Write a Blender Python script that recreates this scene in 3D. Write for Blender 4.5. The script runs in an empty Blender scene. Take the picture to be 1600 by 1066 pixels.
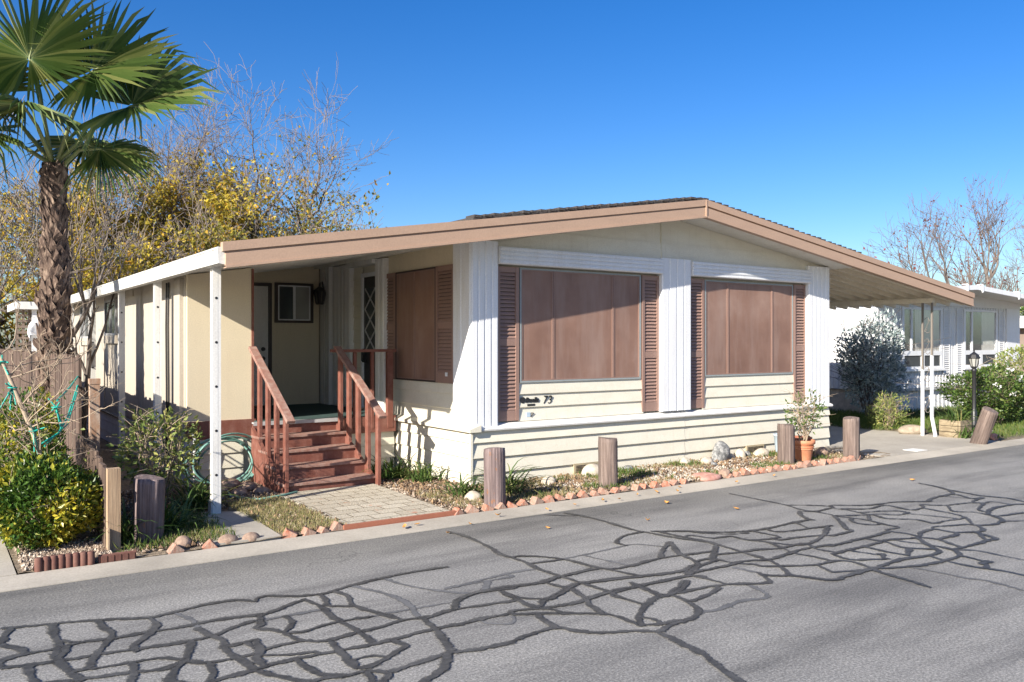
import bpy, math, random
import numpy as np
from mathutils import Vector, Matrix
random.seed(7); rng = np.random.default_rng(11)
scn = bpy.context.scene
COL = scn.collection
PI = math.pi

# ------------------------------------------------------------------ helpers
def origin_of(o):
    v = Vector((0, 0, 0))
    while o is not None:
        v = v + o.location; o = o.parent
    return v

def tag(o, label=None, cat=None, group=None, kind=None):
    if label: o['label'] = label
    if cat: o['category'] = cat
    if group: o['group'] = group
    if kind: o['kind'] = kind
    return o

def thing(name, label, cat, loc=(0, 0, 0), group=None):
    o = bpy.data.objects.new(name, None); COL.objects.link(o)
    o.location = loc; o.empty_display_size = 0.2
    return tag(o, label, cat, group)

def link_mesh(name, me, parent=None, loc=(0, 0, 0)):
    o = bpy.data.objects.new(name, me); COL.objects.link(o)
    o.location = loc
    if parent is not None: o.parent = parent
    return o

class MB:
    """collects shapes given in world coordinates"""
    def __init__(s): s.v = []; s.f = []; s.m = []; s.sm = []
    def add(s, vs, fs, m=0, smooth=False):
        b = len(s.v); s.v += [tuple(v) for v in vs]
        for f in fs:
            s.f.append([b + i for i in f]); s.m.append(m); s.sm.append(smooth)
    def box(s, x0, y0, z0, x1, y1, z1, m=0):
        if x0 > x1: x0, x1 = x1, x0
        if y0 > y1: y0, y1 = y1, y0
        if z0 > z1: z0, z1 = z1, z0
        s.add([(x0,y0,z0),(x1,y0,z0),(x1,y1,z0),(x0,y1,z0),(x0,y0,z1),(x1,y0,z1),(x1,y1,z1),(x0,y1,z1)],
              [(0,3,2,1),(4,5,6,7),(0,1,5,4),(1,2,6,5),(2,3,7,6),(3,0,4,7)], m)
    def extr(s, poly, axis, a, b, m=0):
        """polygon extruded along an axis: 'x': poly (y,z); 'y': poly (x,z); 'z': poly (x,y)"""
        n = len(poly)
        def P(p, q):
            return (q, p[0], p[1]) if axis == 'x' else (p[0], q, p[1]) if axis == 'y' else (p[0], p[1], q)
        vs = [P(p, a) for p in poly] + [P(p, b) for p in poly]
        fs = [list(range(n))[::-1], list(range(n, 2*n))] + [(i, (i+1) % n, n+(i+1) % n, n+i) for i in range(n)]
        s.add(vs, fs, m)
    def beam(s, p, q, w, h, m=0, up=(0, 0, 1)):
        p = Vector(p); q = Vector(q); d = (q-p).normalized(); u = Vector(up)
        r = d.cross(u); r.normalize(); u = r.cross(d)
        vs = []
        for c in (p, q):
            for a, b in ((-1,-1),(1,-1),(1,1),(-1,1)): vs.append(c + r*(a*w/2) + u*(b*h/2))
        s.add(vs, [(0,3,2,1),(4,5,6,7),(0,1,5,4),(1,2,6,5),(2,3,7,6),(3,0,4,7)], m)
    def tube(s, pts, rad, n=8, m=0, cap=True, smooth=True):
        pts = [Vector(p) for p in pts]; k = len(pts)
        if not hasattr(rad, '__len__'): rad = [rad]*k
        vs = []; d0 = (pts[1]-pts[0]).normalized()
        r = d0.orthogonal().normalized()
        for i in range(k):
            d = (pts[min(i+1,k-1)]-pts[max(i-1,0)]).normalized()
            r = r - d*r.dot(d)
            if r.length < 1e-5: r = d.orthogonal()
            r.normalize(); u = d.cross(r)
            for j in range(n):
                a = 2*PI*j/n; vs.append(pts[i] + (r*math.cos(a)+u*math.sin(a))*rad[i])
        fs = [(i*n+j, i*n+(j+1)%n, (i+1)*n+(j+1)%n, (i+1)*n+j) for i in range(k-1) for j in range(n)]
        s.add(vs, fs, m, smooth)
        if cap: 
            s.add(vs[:n], [list(range(n))[::-1]], m); s.add(vs[-n:], [list(range(n))], m)
    def lathe(s, prof, c, n=20, m=0, smooth=True):
        vs = []
        for r, z in prof:
            for j in range(n):
                a = 2*PI*j/n; vs.append((c[0]+r*math.cos(a), c[1]+r*math.sin(a), c[2]+z))
        k = len(prof)
        s.add(vs, [(i*n+j, i*n+(j+1)%n, (i+1)*n+(j+1)%n, (i+1)*n+j) for i in range(k-1) for j in range(n)], m, smooth)
        s.add(vs[:n], [list(range(n))[::-1]], m); s.add(vs[-n:], [list(range(n))], m)
    def build(s, name, mats, parent=None, bevel=0, loc=None):
        if not isinstance(mats, (list, tuple)): mats = [mats]
        if parent is not None: org = origin_of(parent)
        elif loc is not None: org = Vector(loc)
        else: org = Vector((0, 0, 0))
        me = bpy.data.meshes.new(name)
        me.from_pydata([(v[0]-org[0], v[1]-org[1], v[2]-org[2]) for v in s.v], [], s.f)
        for m in mats: me.materials.append(m)
        me.polygons.foreach_set('material_index', s.m)
        me.polygons.foreach_set('use_smooth', s.sm)
        me.update()
        o = link_mesh(name, me, parent, (0,0,0) if parent is not None else org)
        if bevel:
            b = o.modifiers.new('bevel', 'BEVEL'); b.width = bevel; b.segments = 2; b.limit_method = 'ANGLE'; b.angle_limit = 0.7
        return o

def np_mesh(name, V, F, mats, parent=None, org=None, smooth=False, mi=None):
    """V (n,3) world coordinates, F (m,k) faces"""
    if parent is not None: og = np.array(origin_of(parent))
    else: og = np.array(org if org is not None else (0, 0, 0), float)
    V = np.asarray(V, float) - og; F = np.asarray(F, np.int32)
    me = bpy.data.meshes.new(name)
    me.vertices.add(len(V)); me.vertices.foreach_set('co', V.astype(np.float32).ravel())
    n, k = F.shape
    me.loops.add(n*k); me.loops.foreach_set('vertex_index', F.ravel())
    me.polygons.add(n); me.polygons.foreach_set('loop_start', np.arange(0, n*k, k, dtype=np.int32))
    me.polygons.foreach_set('loop_total', np.full(n, k, np.int32))
    if not isinstance(mats, (list, tuple)): mats = [mats]
    for m in mats: me.materials.append(m)
    if mi is not None: me.polygons.foreach_set('material_index', np.asarray(mi, np.int32))
    me.polygons.foreach_set('use_smooth', np.full(n, smooth))
    me.update(); me.validate()
    return link_mesh(name, me, parent, (0,0,0) if parent is not None else tuple(og))

def unit(a): return a/np.maximum(np.linalg.norm(a, axis=-1, keepdims=True), 1e-9)

def leaf_geo(P, D, size, aspect=0.5, fold=0.25, jit=0.6, var=0.35):
    """folded leaf (two triangles pairs sharing a midrib) at every point"""
    n = len(P); D = unit(np.asarray(D, float) + rng.normal(0, jit, (n, 3)))
    N = unit(rng.normal(0, 1, (n, 3)) + np.array([0, 0, .6]))
    S = unit(np.cross(D, N)); N = np.cross(S, D)
    L = (size*(1+rng.uniform(-var, var, n)))[:, None]; W = L*aspect*.5
    tip = P + D*L - N*L*.12; mid = P + D*L*.45
    lft = mid + S*W + N*W*fold; rgt = mid - S*W + N*W*fold
    V = np.stack([P, lft, tip, rgt], 1).reshape(-1, 3)
    b = np.arange(n)[:, None]*4
    F = np.concatenate([b+np.array([[0, 3, 2]]), b+np.array([[0, 2, 1]])], 0)
    return V, F

# ------------------------------------------------------------------ materials
def _nodes(name):
    m = bpy.data.materials.new(name); m.use_nodes = True
    nt = m.node_tree; b = nt.nodes['Principled BSDF']
    return m, nt, b
def N(nt, t, **kw):
    n = nt.nodes.new(t)
    for k, v in kw.items():
        if k.startswith('i_'): n.inputs[k[2:].replace('_', ' ')].default_value = v
        else: setattr(n, k, v)
    return n
def rgba(c): return (c[0], c[1], c[2], 1)
def scaled(c, k): return tuple(min(1, x*k) for x in c)

def ramp(nt, fac, stops):
    r = N(nt, 'ShaderNodeValToRGB'); e = r.color_ramp.elements
    while len(e) > 1: e.remove(e[-1])
    e[0].position = stops[0][0]; e[0].color = rgba(stops[0][1])
    for p, c in stops[1:]:
        q = e.new(p); q.color = rgba(c)
    nt.links.new(fac, r.inputs[0]); return r.outputs[0]

def coords(nt, scale=(1, 1, 1)):
    t = N(nt, 'ShaderNodeTexCoord'); mp = N(nt, 'ShaderNodeMapping')
    mp.inputs['Scale'].default_value = scale
    nt.links.new(t.outputs['Object'], mp.inputs['Vector']); return mp.outputs[0]
def noise(nt, vec, scale, detail=4, rough=.6):
    n = N(nt, 'ShaderNodeTexNoise'); n.inputs['Scale'].default_value = scale
    n.inputs['Detail'].default_value = detail; n.inputs['Roughness'].default_value = rough
    nt.links.new(vec, n.inputs['Vector']); return n.outputs['Fac']
def mixc(nt, fac, a, b, mode='MIX'):
    m = N(nt, 'ShaderNodeMix', data_type='RGBA', blend_type=mode)
    for i, s in ((0, fac), (6, a), (7, b)):
        if isinstance(s, (int, float)): m.inputs[i].default_value = s
        elif isinstance(s, tuple): m.inputs[i].default_value = rgba(s)
        else: nt.links.new(s, m.inputs[i])
    return m.outputs[2]
def bump(nt, b, h, strength=.3, dist=.01):
    n = N(nt, 'ShaderNodeBump'); n.inputs['Strength'].default_value = strength; n.inputs['Distance'].default_value = dist
    nt.links.new(h, n.inputs['Height']); nt.links.new(n.outputs[0], b.inputs['Normal'])

def paint(name, c, rough=.55, dirt=.25, dirt_c=None, streak=(2.5, 2.5, .5), fine=60, bstr=.12, grain=None):
    """weathered paint: broad dirt + fine mottling"""
    m, nt, b = _nodes(name)
    v = coords(nt, streak); v1 = coords(nt)
    n1 = noise(nt, v, 2.2, 6, .65); n2 = noise(nt, v1, fine, 3)
    d = dirt_c or tuple(x*.62 for x in c)
    c1 = mixc(nt, ramp(nt, n1, [(.42, (0,0,0)), (.75, (dirt,)*3)]), c, d)
    if max(c) > .5:
        n4 = noise(nt, coords(nt, (11, 11, .9)), 1.6, 5, .7); c1 = mixc(nt, ramp(nt, n4, [(.55, (0,)*3), (.72, (dirt*.9,)*3)]), c1, d)
    r = N(nt, 'ShaderNodeMix', data_type='RGBA', blend_type='MULTIPLY'); r.inputs[0].default_value = 1
    nt.links.new(c1, r.inputs[6]); nt.links.new(ramp(nt, n2, [(.3, (.86,)*3), (.7, (1,)*3)]), r.inputs[7])
    nt.links.new(r.outputs[2], b.inputs['Base Color'])
    b.inputs['Roughness'].default_value = rough
    if grain:
        g = noise(nt, coords(nt, grain), 8, 4); bump(nt, b, g, bstr*3, .004)
    else: bump(nt, b, n2, bstr, .004)
    return m

def wood(name, cols, stretch=(30, 30, 1.6), rough=.9, bstr=.8, spots=None):
    m, nt, b = _nodes(name)
    v = coords(nt, stretch); g = noise(nt, v, 1.0, 8, .7)
    g2 = noise(nt, coords(nt, (3, 3, 1)), 1.6, 4)
    c = ramp(nt, g, [(.28, cols[0]), (.5, cols[1]), (.72, cols[2])])
    c = mixc(nt, ramp(nt, g2, [(.4, (0,)*3), (.75, (.6,)*3)]), c, scaled(cols[0], 1.3))
    if spots:
        s = noise(nt, coords(nt, (6, 6, 4)), 2.0, 5)
        c = mixc(nt, ramp(nt, s, [(.62, (0,)*3), (.7, (1,)*3)]), c, spots)
    nt.links.new(c, b.inputs['Base Color']); b.inputs['Roughness'].default_value = rough
    bump(nt, b, g, bstr, .012); return m

def ground(name, stops, scale=40, big=.8, bstr=.6, bdist=.02, rough=.95, stain=None):
    m, nt, b = _nodes(name)
    v = coords(nt); n1 = noise(nt, v, scale, 6, .75); n2 = noise(nt, v, big, 5, .6)
    c = ramp(nt, n1, stops)
    k = ramp(nt, n2, [(.3, (.72,)*3), (.65, (1.08,)*3)])
    r = mixc(nt, 1.0, c, k, 'MULTIPLY')
    if stain:
        s = noise(nt, coords(nt), 2.3, 6, .7)
        r = mixc(nt, ramp(nt, s, [(.55, (0,)*3), (.72, (.75,)*3)]), r, stain)
    nt.links.new(r, b.inputs['Base Color']); b.inputs['Roughness'].default_value = rough
    bump(nt, b, n1, bstr, bdist); return m

def foliage(name, stops, trans=.3, rough=.5, spec=.35, noise_scale=None):
    """leaf material: colour varies leaf by leaf"""
    m, nt, b = _nodes(name)
    g = N(nt, 'ShaderNodeNewGeometry'); fac = g.outputs['Random Per Island']
    if noise_scale:
        n = noise(nt, coords(nt), noise_scale, 2)
        mm = N(nt, 'ShaderNodeMath', operation='MULTIPLY_ADD'); nt.links.new(fac, mm.inputs[0]); mm.inputs[1].default_value = .45
        m2 = N(nt, 'ShaderNodeMath', operation='MULTIPLY_ADD'); nt.links.new(n, m2.inputs[0]); m2.inputs[1].default_value = 2.0; m2.inputs[2].default_value = -.75
        nt.links.new(m2.outputs[0], mm.inputs[2]); mm.use_clamp = True; fac = mm.outputs[0]
    c = ramp(nt, fac, stops)
    nt.links.new(c, b.inputs['Base Color']); b.inputs['Roughness'].default_value = rough
    b.inputs['Specular IOR Level'].default_value = spec
    t = N(nt, 'ShaderNodeBsdfTranslucent'); mx = N(nt, 'ShaderNodeMixShader'); mx.inputs[0].default_value = trans
    nt.links.new(c, t.inputs[0])
    out = nt.nodes['Material Output']
    nt.links.new(b.outputs[0], mx.inputs[1]); nt.links.new(t.outputs[0], mx.inputs[2]); nt.links.new(mx.outputs[0], out.inputs[0])
    return m

def island(name, stops, rough=.9, bscale=40, bstr=.4):
    m, nt, b = _nodes(name)
    g = N(nt, 'ShaderNodeNewGeometry'); n = noise(nt, coords(nt), bscale, 4)
    c = ramp(nt, g.outputs['Random Per Island'], stops)
    c = mixc(nt, 1.0, c, ramp(nt, n, [(.3, (.7,)*3), (.7, (1.1,)*3)]), 'MULTIPLY')
    nt.links.new(c, b.inputs['Base Color']); b.inputs['Roughness'].default_value = rough
    bump(nt, b, n, bstr, .01); return m

def glass_dark(name, c, rough=.08):
    m, nt, b = _nodes(name)
    n = noise(nt, coords(nt), 1.5, 3)
    nt.links.new(mixc(nt, n, scaled(c, .6), scaled(c, 1.4)), b.inputs['Base Color'])
    b.inputs['Roughness'].default_value = rough; b.inputs['Specular IOR Level'].default_value = .6
    return m

M = {}
M['white'] = paint('white_painted_metal', (.77, .78, .80), .5, .34, (.60, .56, .49))
M['white_old'] = paint('chalky_white_paint', (.74, .73, .70), .6, .35, (.45, .40, .33))
M['gutter'] = paint('weathered_gutter', (.60, .60, .575), .6, .6, (.34, .32, .28), (1.5, 1.2, 6))
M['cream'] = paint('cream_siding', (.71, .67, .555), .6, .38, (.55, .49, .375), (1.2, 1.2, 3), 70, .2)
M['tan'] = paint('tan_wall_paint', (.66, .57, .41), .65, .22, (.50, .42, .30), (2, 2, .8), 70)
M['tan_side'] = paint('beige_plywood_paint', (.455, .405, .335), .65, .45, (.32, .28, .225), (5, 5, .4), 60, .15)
M['fascia'] = paint('tan_brown_fascia', (.445, .30, .21), .5, .35, (.34, .225, .16), (1.2, 1.2, 4), 50)
M['screen'] = None
M['brown'] = paint('brown_shutter', (.29, .18, .143), .55, .4, (.20, .125, .10))
M['brown_dark'] = paint('dark_brown_trim', (.05, .035, .03), .5)
M['red'] = paint('redwood_stain', (.175, .058, .038), .7, .75, (.26, .125, .095), (5, 5, 4), 40, .3)
M['red_tread'] = paint('worn_redwood_tread', (.25, .125, .095), .8, .8, (.38, .29, .245), (6, 6, 6), 40, .3)
M['soffit'] = paint('soffit_white', (.74, .72, .66), .6, .35, (.5, .44, .34))
M['pan'] = paint('carport_pan', (.70, .63, .51), .5, .5, (.52, .44, .33), (.8, 3, 3), 40)
M['black'] = paint('black_metal', (.02, .02, .022), .4, .2, (.05, .045, .04))
M['iron'] = paint('galvanised_metal', (.42, .42, .42), .45, .4, (.3, .27, .24))
M['shingle'] = ground('dark_shingle', [(.3, (.03, .028, .027)), (.7, (.09, .08, .075))], 60, 2, .8, .02)
M['iron_shaded'] = paint('shade_toned_iron', (.17, .15, .13), .55, .4, (.26, .23, .2))  # carport post iron, its colour darkened to carry the shade under the roof
M['steel_trim'] = paint('grey_sealant_strip', (.30, .33, .33), .6)
M['bollard'] = wood('weathered_purple_timber', [(.025, .018, .018), (.18, .13, .125), (.38, .30, .285)], (34, 34, 1.0), .9, 1.0, (.24, .10, .035))
M['bollard_plain'] = wood('weathered_brown_timber', [(.022, .016, .014), (.165, .12, .102), (.34, .27, .23)], (34, 34, 1.0), .9, 1.0)
M['fence'] = wood('old_fence_board', [(.025, .016, .013), (.10, .064, .047), (.25, .18, .135)], (20, 20, .9), .92, .9)
M['fence_new'] = wood('paler_fence_board', [(.16, .10, .06), (.42, .30, .19), (.60, .47, .33)], (18, 18, .8), .9, .8)
M['rust'] = paint('rusty_post', (.36, .20, .12), .8, .9, (.52, .46, .38), (9, 9, 1.5), 40, .3)
M['carpet'] = paint('green_outdoor_carpet', (.025, .06, .055), .95, .3, (.04, .07, .065), (3,3,3), 120, .6)
M['bark'] = wood('grey_bark', [(.05, .04, .034), (.14, .115, .10), (.27, .235, .205)], (14, 14, 3), .95, .9)
M['twig'] = paint('pale_twig', (.215, .178, .155), .9, .4, (.13, .10, .085))
M['twig_red'] = paint('brown_twig', (.17, .125, .105), .9, .4, (.14, .09, .08))
M['cane'] = paint('dry_cane', (.36, .28, .20), .85, .5, (.22, .16, .11))
M['palmbark'] = wood('palm_boot', [(.02, .012, .01), (.115, .075, .055), (.43, .32, .235)], (20, 20, 7), .95, 1.0)
M['palmtrunk'] = paint('palm_core', (.045, .03, .024), .95)
M['palm'] = foliage('palm_leaf', [(0, (.038, .078, .018)), (.55, (.078, .128, .03)), (.85, (.16, .195, .055)), (1, (.27, .28, .10))], .25, .36, .5)
M['petiole'] = paint('palm_petiole', (.17, .21, .07), .5, .5, (.24, .20, .09))
M['pot'] = paint('terracotta', (.50, .19, .095), .75, .45, (.56, .33, .22), (5, 5, 5), 50)
M['pot_dark'] = paint('terracotta_dark', (.33, .12, .07), .75, .3)
M['pail'] = paint('pale_blue_plastic', (.45, .55, .63), .5)
M['hose'] = paint('green_hose', (.13, .28, .235), .4, .4, (.24, .36, .31))
M['tie'] = paint('teal_garden_tie', (.01, .36, .28), .5)
M['brick_edge'] = island('edging_brick_clay', [(0, (.42, .13, .065)), (.3, (.40, .17, .10)), (.55, (.38, .24, .19)), (1, (.42, .32, .27))], .9, 26, .8)
M['scallop'] = paint('red_log_edging', (.125, .05, .036), .8, .6, (.20, .11, .08), (12, 12, 6), 40, .3)
M['stone_pale'] = ground('pale_river_stone', [(.3, (.40, .34, .27)), (.7, (.60, .53, .43))], 18, 6, .3, .01, .8)
M['stone_grey'] = ground('grey_stone', [(.35, (.08, .08, .08)), (.5, (.22, .22, .215)), (.65, (.46, .45, .43))], 22, 6, .6, .02, .8)
M['stone_brown'] = ground('brown_stone', [(.3, (.20, .13, .10)), (.7, (.42, .30, .22))], 14, 5, .5, .02, .85)
M['stone_red'] = ground('red_sandstone', [(.3, (.42, .19, .14)), (.7, (.58, .33, .27))], 14, 5, .5, .02, .85)
M['stone_tan'] = ground('tan_boulder', [(.3, (.24, .19, .14)), (.7, (.42, .35, .26))], 14, 5, .4, .02, .85)
M['planter'] = wood('mossy_planter_board', [(.08, .06, .04), (.24, .19, .12), (.40, .33, .22)], (3, 3, 20), .92, .9)
M['litter'] = island('leaf_litter', [(0, (.06, .04, .028)), (.5, (.17, .105, .06)), (1, (.30, .20, .11))])
M['concrete'] = ground('concrete', [(.3, (.34, .305, .25)), (.7, (.47, .43, .365))], 55, .9, .35, .006, .9, (.30, .265, .215))
M['concrete_drive'] = ground('driveway_concrete', [(.3, (.33, .30, .25)), (.7, (.43, .395, .34))], 45, .6, .25, .005, .9, (.30, .27, .225))
M['dirt'] = ground('dry_soil', [(.3, (.10, .075, .05)), (.5, (.25, .195, .135)), (.7, (.42, .345, .25))], 26, 1.2, 1.0, .03)
M['earth'] = ground('earth', [(.3, (.13, .105, .07)), (.7, (.27, .22, .15))], 6, .15, .5, .03)
M['gravel_w'] = island('white_gravel', [(0, (.22, .19, .15)), (.4, (.40, .36, .30)), (.8, (.56, .52, .46)), (1, (.33, .25, .18))])
M['gravel_b'] = island('brown_gravel', [(0, (.12, .085, .06)), (.35, (.27, .20, .145)), (.75, (.42, .34, .26)), (1, (.55, .48, .40))])
M['grass'] = foliage('lawn_blade', [(0, (.055, .105, .018)), (.6, (.09, .15, .028)), (1, (.20, .20, .06))], .3)
M['grass_dry'] = foliage('dry_grass', [(0, (.13, .15, .04)), (.5, (.30, .27, .12)), (1, (.42, .35, .19))], .25)
M['strap'] = foliage('strap_leaf', [(0, (.04, .085, .02)), (.6, (.085, .14, .035)), (.9, (.16, .20, .06)), (1, (.34, .30, .12))], .25, .4, .4)
M['euonymus'] = foliage('euonymus_leaf', [(0, (.035, .085, .012)), (.42, (.07, .135, .02)), (.6, (.28, .28, .03)), (1, (.60, .47, .045))], .25, .35, .5, 2.2)
M['yellowgreen'] = foliage('autumn_leaf', [(0, (.09, .10, .025)), (.4, (.22, .21, .04)), (.75, (.46, .36, .04)), (1, (.42, .22, .035))], .4)
M['yellow'] = foliage('yellow_leaf', [(0, (.13, .13, .03)), (.4, (.36, .29, .04)), (.8, (.58, .44, .045)), (1, (.46, .24, .035))], .4)
M['bluegum'] = foliage('silver_leaf', [(0, (.13, .18, .175)), (.5, (.24, .30, .29)), (1, (.46, .50, .47))], .15, .35, .6)
M['greenleaf'] = foliage('garden_leaf', [(0, (.035, .075, .015)), (.6, (.075, .13, .025)), (1, (.16, .20, .05))], .25, .4, .4)
M['roseleaf'] = foliage('rose_leaf', [(0, (.11, .16, .04)), (.5, (.21, .26, .075)), (1, (.42, .40, .12))], .3)
M['rustleaf'] = foliage('dry_red_leaf', [(0, (.13, .03, .03)), (1, (.26, .08, .07))], .2)
M['petal'] = foliage('white_petal', [(0, (.75, .75, .72)), (1, (.85, .84, .80))], .25)
M['fallen'] = island('fallen_leaf', [(0, (.28, .11, .03)), (.5, (.50, .24, .05)), (1, (.34, .20, .12))])
M['glass'] = glass_dark('window_glass', (.05, .06, .065))
M['glass_grey'] = glass_dark('frosted_window', (.30, .30, .28), .25)
M['glass_clear'] = None
M['curtain'] = paint('net_curtain', (.60, .60, .56), .8, .3, (.45, .45, .42), (14, 14, .3), 60, .1)
M['brass'] = paint('dull_brass', (.10, .08, .06), .4)
M['vent'] = paint('tan_vent', (.42, .35, .23), .7, .5, (.30, .24, .15))
M['neighbor'] = paint('neighbour_white', (.70, .70, .70), .5, .2, (.55, .54, .52))
M['lattice'] = paint('brown_lattice', (.20, .15, .12), .8, .4, (.3, .25, .2))
M['sticker'] = paint('white_sticker', (.75, .76, .78), .5)
M['marker'] = paint('white_marker_paint', (.72, .72, .70), .7, .3, (.5, .48, .44))

def m_clear():
    m, nt, b = _nodes('clear_window_glass'); t = N(nt, 'ShaderNodeBsdfTransparent'); gl = N(nt, 'ShaderNodeBsdfGlossy')
    gl.inputs['Roughness'].default_value = .03; mx = N(nt, 'ShaderNodeMixShader'); mx.inputs[0].default_value = .16
    nt.links.new(t.outputs[0], mx.inputs[1]); nt.links.new(gl.outputs[0], mx.inputs[2]); nt.links.new(mx.outputs[0], nt.nodes['Material Output'].inputs[0]); return m
M['glass_clear'] = m_clear()
def dusty(name, c0, c1, dust, amt, sc=9):
    m, nt, b = _nodes(name); g = N(nt, 'ShaderNodeNewGeometry'); n = noise(nt, coords(nt), sc, 6, .7); o = N(nt, 'ShaderNodeObjectInfo')
    c = mixc(nt, o.outputs['Random'], c0, c1); f = ramp(nt, n, [(.38, (0,)*3), (.6, (amt,)*3)])
    sx = N(nt, 'ShaderNodeSeparateXYZ'); nt.links.new(coords(nt), sx.inputs[0])
    c = mixc(nt, f, c, dust); nt.links.new(c, b.inputs['Base Color']); b.inputs['Roughness'].default_value = .92
    bump(nt, b, noise(nt, coords(nt), 60, 4), .7, .008); return m
M['brick_edge'] = dusty('edging_brick_clay', (.35, .11, .06), (.30, .165, .12), (.34, .28, .225), .7, 18)
M['bed_brick'] = M['brick_edge']
def m_screen():
    m, nt, b = _nodes('brown_solar_screen')
    v = coords(nt); n = noise(nt, v, 1.1, 5, .6); n2 = noise(nt, coords(nt, (1, 1, .15)), 5, 4)
    w = N(nt, 'ShaderNodeTexWave', wave_type='BANDS', bands_direction='Z'); w.inputs['Scale'].default_value = 130
    w2 = N(nt, 'ShaderNodeTexWave', wave_type='BANDS', bands_direction='X'); w2.inputs['Scale'].default_value = 130
    nt.links.new(v, w.inputs['Vector']); nt.links.new(v, w2.inputs['Vector'])
    c = ramp(nt, n, [(.3, (.20, .110, .080)), (.55, (.275, .160, .118)), (.75, (.36, .235, .185))])
    c = mixc(nt, ramp(nt, n2, [(.45, (0,)*3), (.75, (.6,)*3)]), c, (.35, .25, .21))  # pale patches and streaks: fading, plus reflections put into the colour
    c = mixc(nt, .12, c, w.outputs['Color'], 'MULTIPLY'); c = mixc(nt, .12, c, w2.outputs['Color'], 'MULTIPLY')
    nt.links.new(c, b.inputs['Base Color']); b.inputs['Roughness'].default_value = .5
    b.inputs['Specular IOR Level'].default_value = .4
    return m
M['screen'] = m_screen()

def m_asphalt():
    m, nt, b = _nodes('worn_asphalt')
    v = coords(nt)
    f = noise(nt, v, 62, 3, .85); f2 = noise(nt, v, 24, 5, .7)
    vo = N(nt, 'ShaderNodeTexVoronoi', feature='F1'); vo.inputs['Scale'].default_value = 110; nt.links.new(v, vo.inputs['Vector'])
    streak = noise(nt, coords(nt, (.22, 1.6, 1)), 1.3, 6, .62)
    blot = noise(nt, v, .7, 6, .65)
    c = ramp(nt, f, [(.34, (.07, .07, .07)), (.5, (.22, .219, .216)), (.66, (.48, .475, .46))])
    c = mixc(nt, .35, c, ramp(nt, vo.outputs['Distance'], [(.1, (.36, .358, .35)), (.6, (.17, .17, .17))]))
    c = mixc(nt, 1.0, c, ramp(nt, streak, [(.34, (.60, .60, .61)), (.52, (1.0, 1.0, 1.0)), (.7, (1.12, 1.12, 1.11))]), 'MULTIPLY')
    c = mixc(nt, 1.0, c, ramp(nt, blot, [(.3, (.78, .78, .79)), (.6, (1.06, 1.05, 1.04))]), 'MULTIPLY')
    # newer darker strip along the gutter and pale dusty patches
    t = N(nt, 'ShaderNodeTexCoord'); sx = N(nt, 'ShaderNodeSeparateXYZ'); nt.links.new(t.outputs['Object'], sx.inputs[0])
    dst = noise(nt, coords(nt, (.5, 2, 1)), 1.7, 6, .7)
    ad = N(nt, 'ShaderNodeMath', operation='MULTIPLY_ADD'); nt.links.new(dst, ad.inputs[0]); ad.inputs[1].default_value = .9; nt.links.new(sx.outputs[1], ad.inputs[2])
    k = N(nt, 'ShaderNodeMapRange'); k.inputs['From Min'].default_value = 6.5; k.inputs['From Max'].default_value = 7.2; nt.links.new(ad.outputs[0], k.inputs[0])
    c = mixc(nt, k.outputs[0], c, mixc(nt, 1.0, c, (.72, .715, .70), 'MULTIPLY'))
    dn = noise(nt, coords(nt, (1.2, 2.4, 1)), 1.9, 7, .72)
    c = mixc(nt, ramp(nt, dn, [(.66, (0,)*3), (.74, (.45,)*3)]), c, (.34, .28, .20))
    # hairline cracks
    vc = N(nt, 'ShaderNodeTexVoronoi', feature='DISTANCE_TO_EDGE'); vc.inputs['Scale'].default_value = .55
    dv = N(nt, 'ShaderNodeVectorMath', operation='ADD'); nz = N(nt, 'ShaderNodeTexNoise'); nz.inputs['Scale'].default_value = 2.2; nt.links.new(v, nz.inputs['Vector'])
    nt.links.new(v, dv.inputs[0]); nt.links.new(nz.outputs['Color'], dv.inputs[1]); nt.links.new(dv.outputs[0], vc.inputs['Vector'])
    msk = noise(nt, coords(nt, (1, 1, 1)), .6, 3)
    hl = ramp(nt, vc.outputs['Distance'], [(.0, (1,)*3), (.006, (0,)*3)])
    hm = mixc(nt, 1.0, hl, ramp(nt, msk, [(.5, (0,)*3), (.6, (.6,)*3)]), 'MULTIPLY')
    c = mixc(nt, hm, c, (.05, .05, .05))
    c = mixc(nt, 1.0, c, (1.0, .985, .945), 'MULTIPLY')
    nt.links.new(c, b.inputs['Base Color']); b.inputs['Roughness'].default_value = .88
    h = N(nt, 'ShaderNodeMath', operation='ADD'); nt.links.new(f, h.inputs[0]); nt.links.new(f2, h.inputs[1])
    bump(nt, b, h.outputs[0], .55, .006); return m
M['asphalt'] = m_asphalt()

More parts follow.
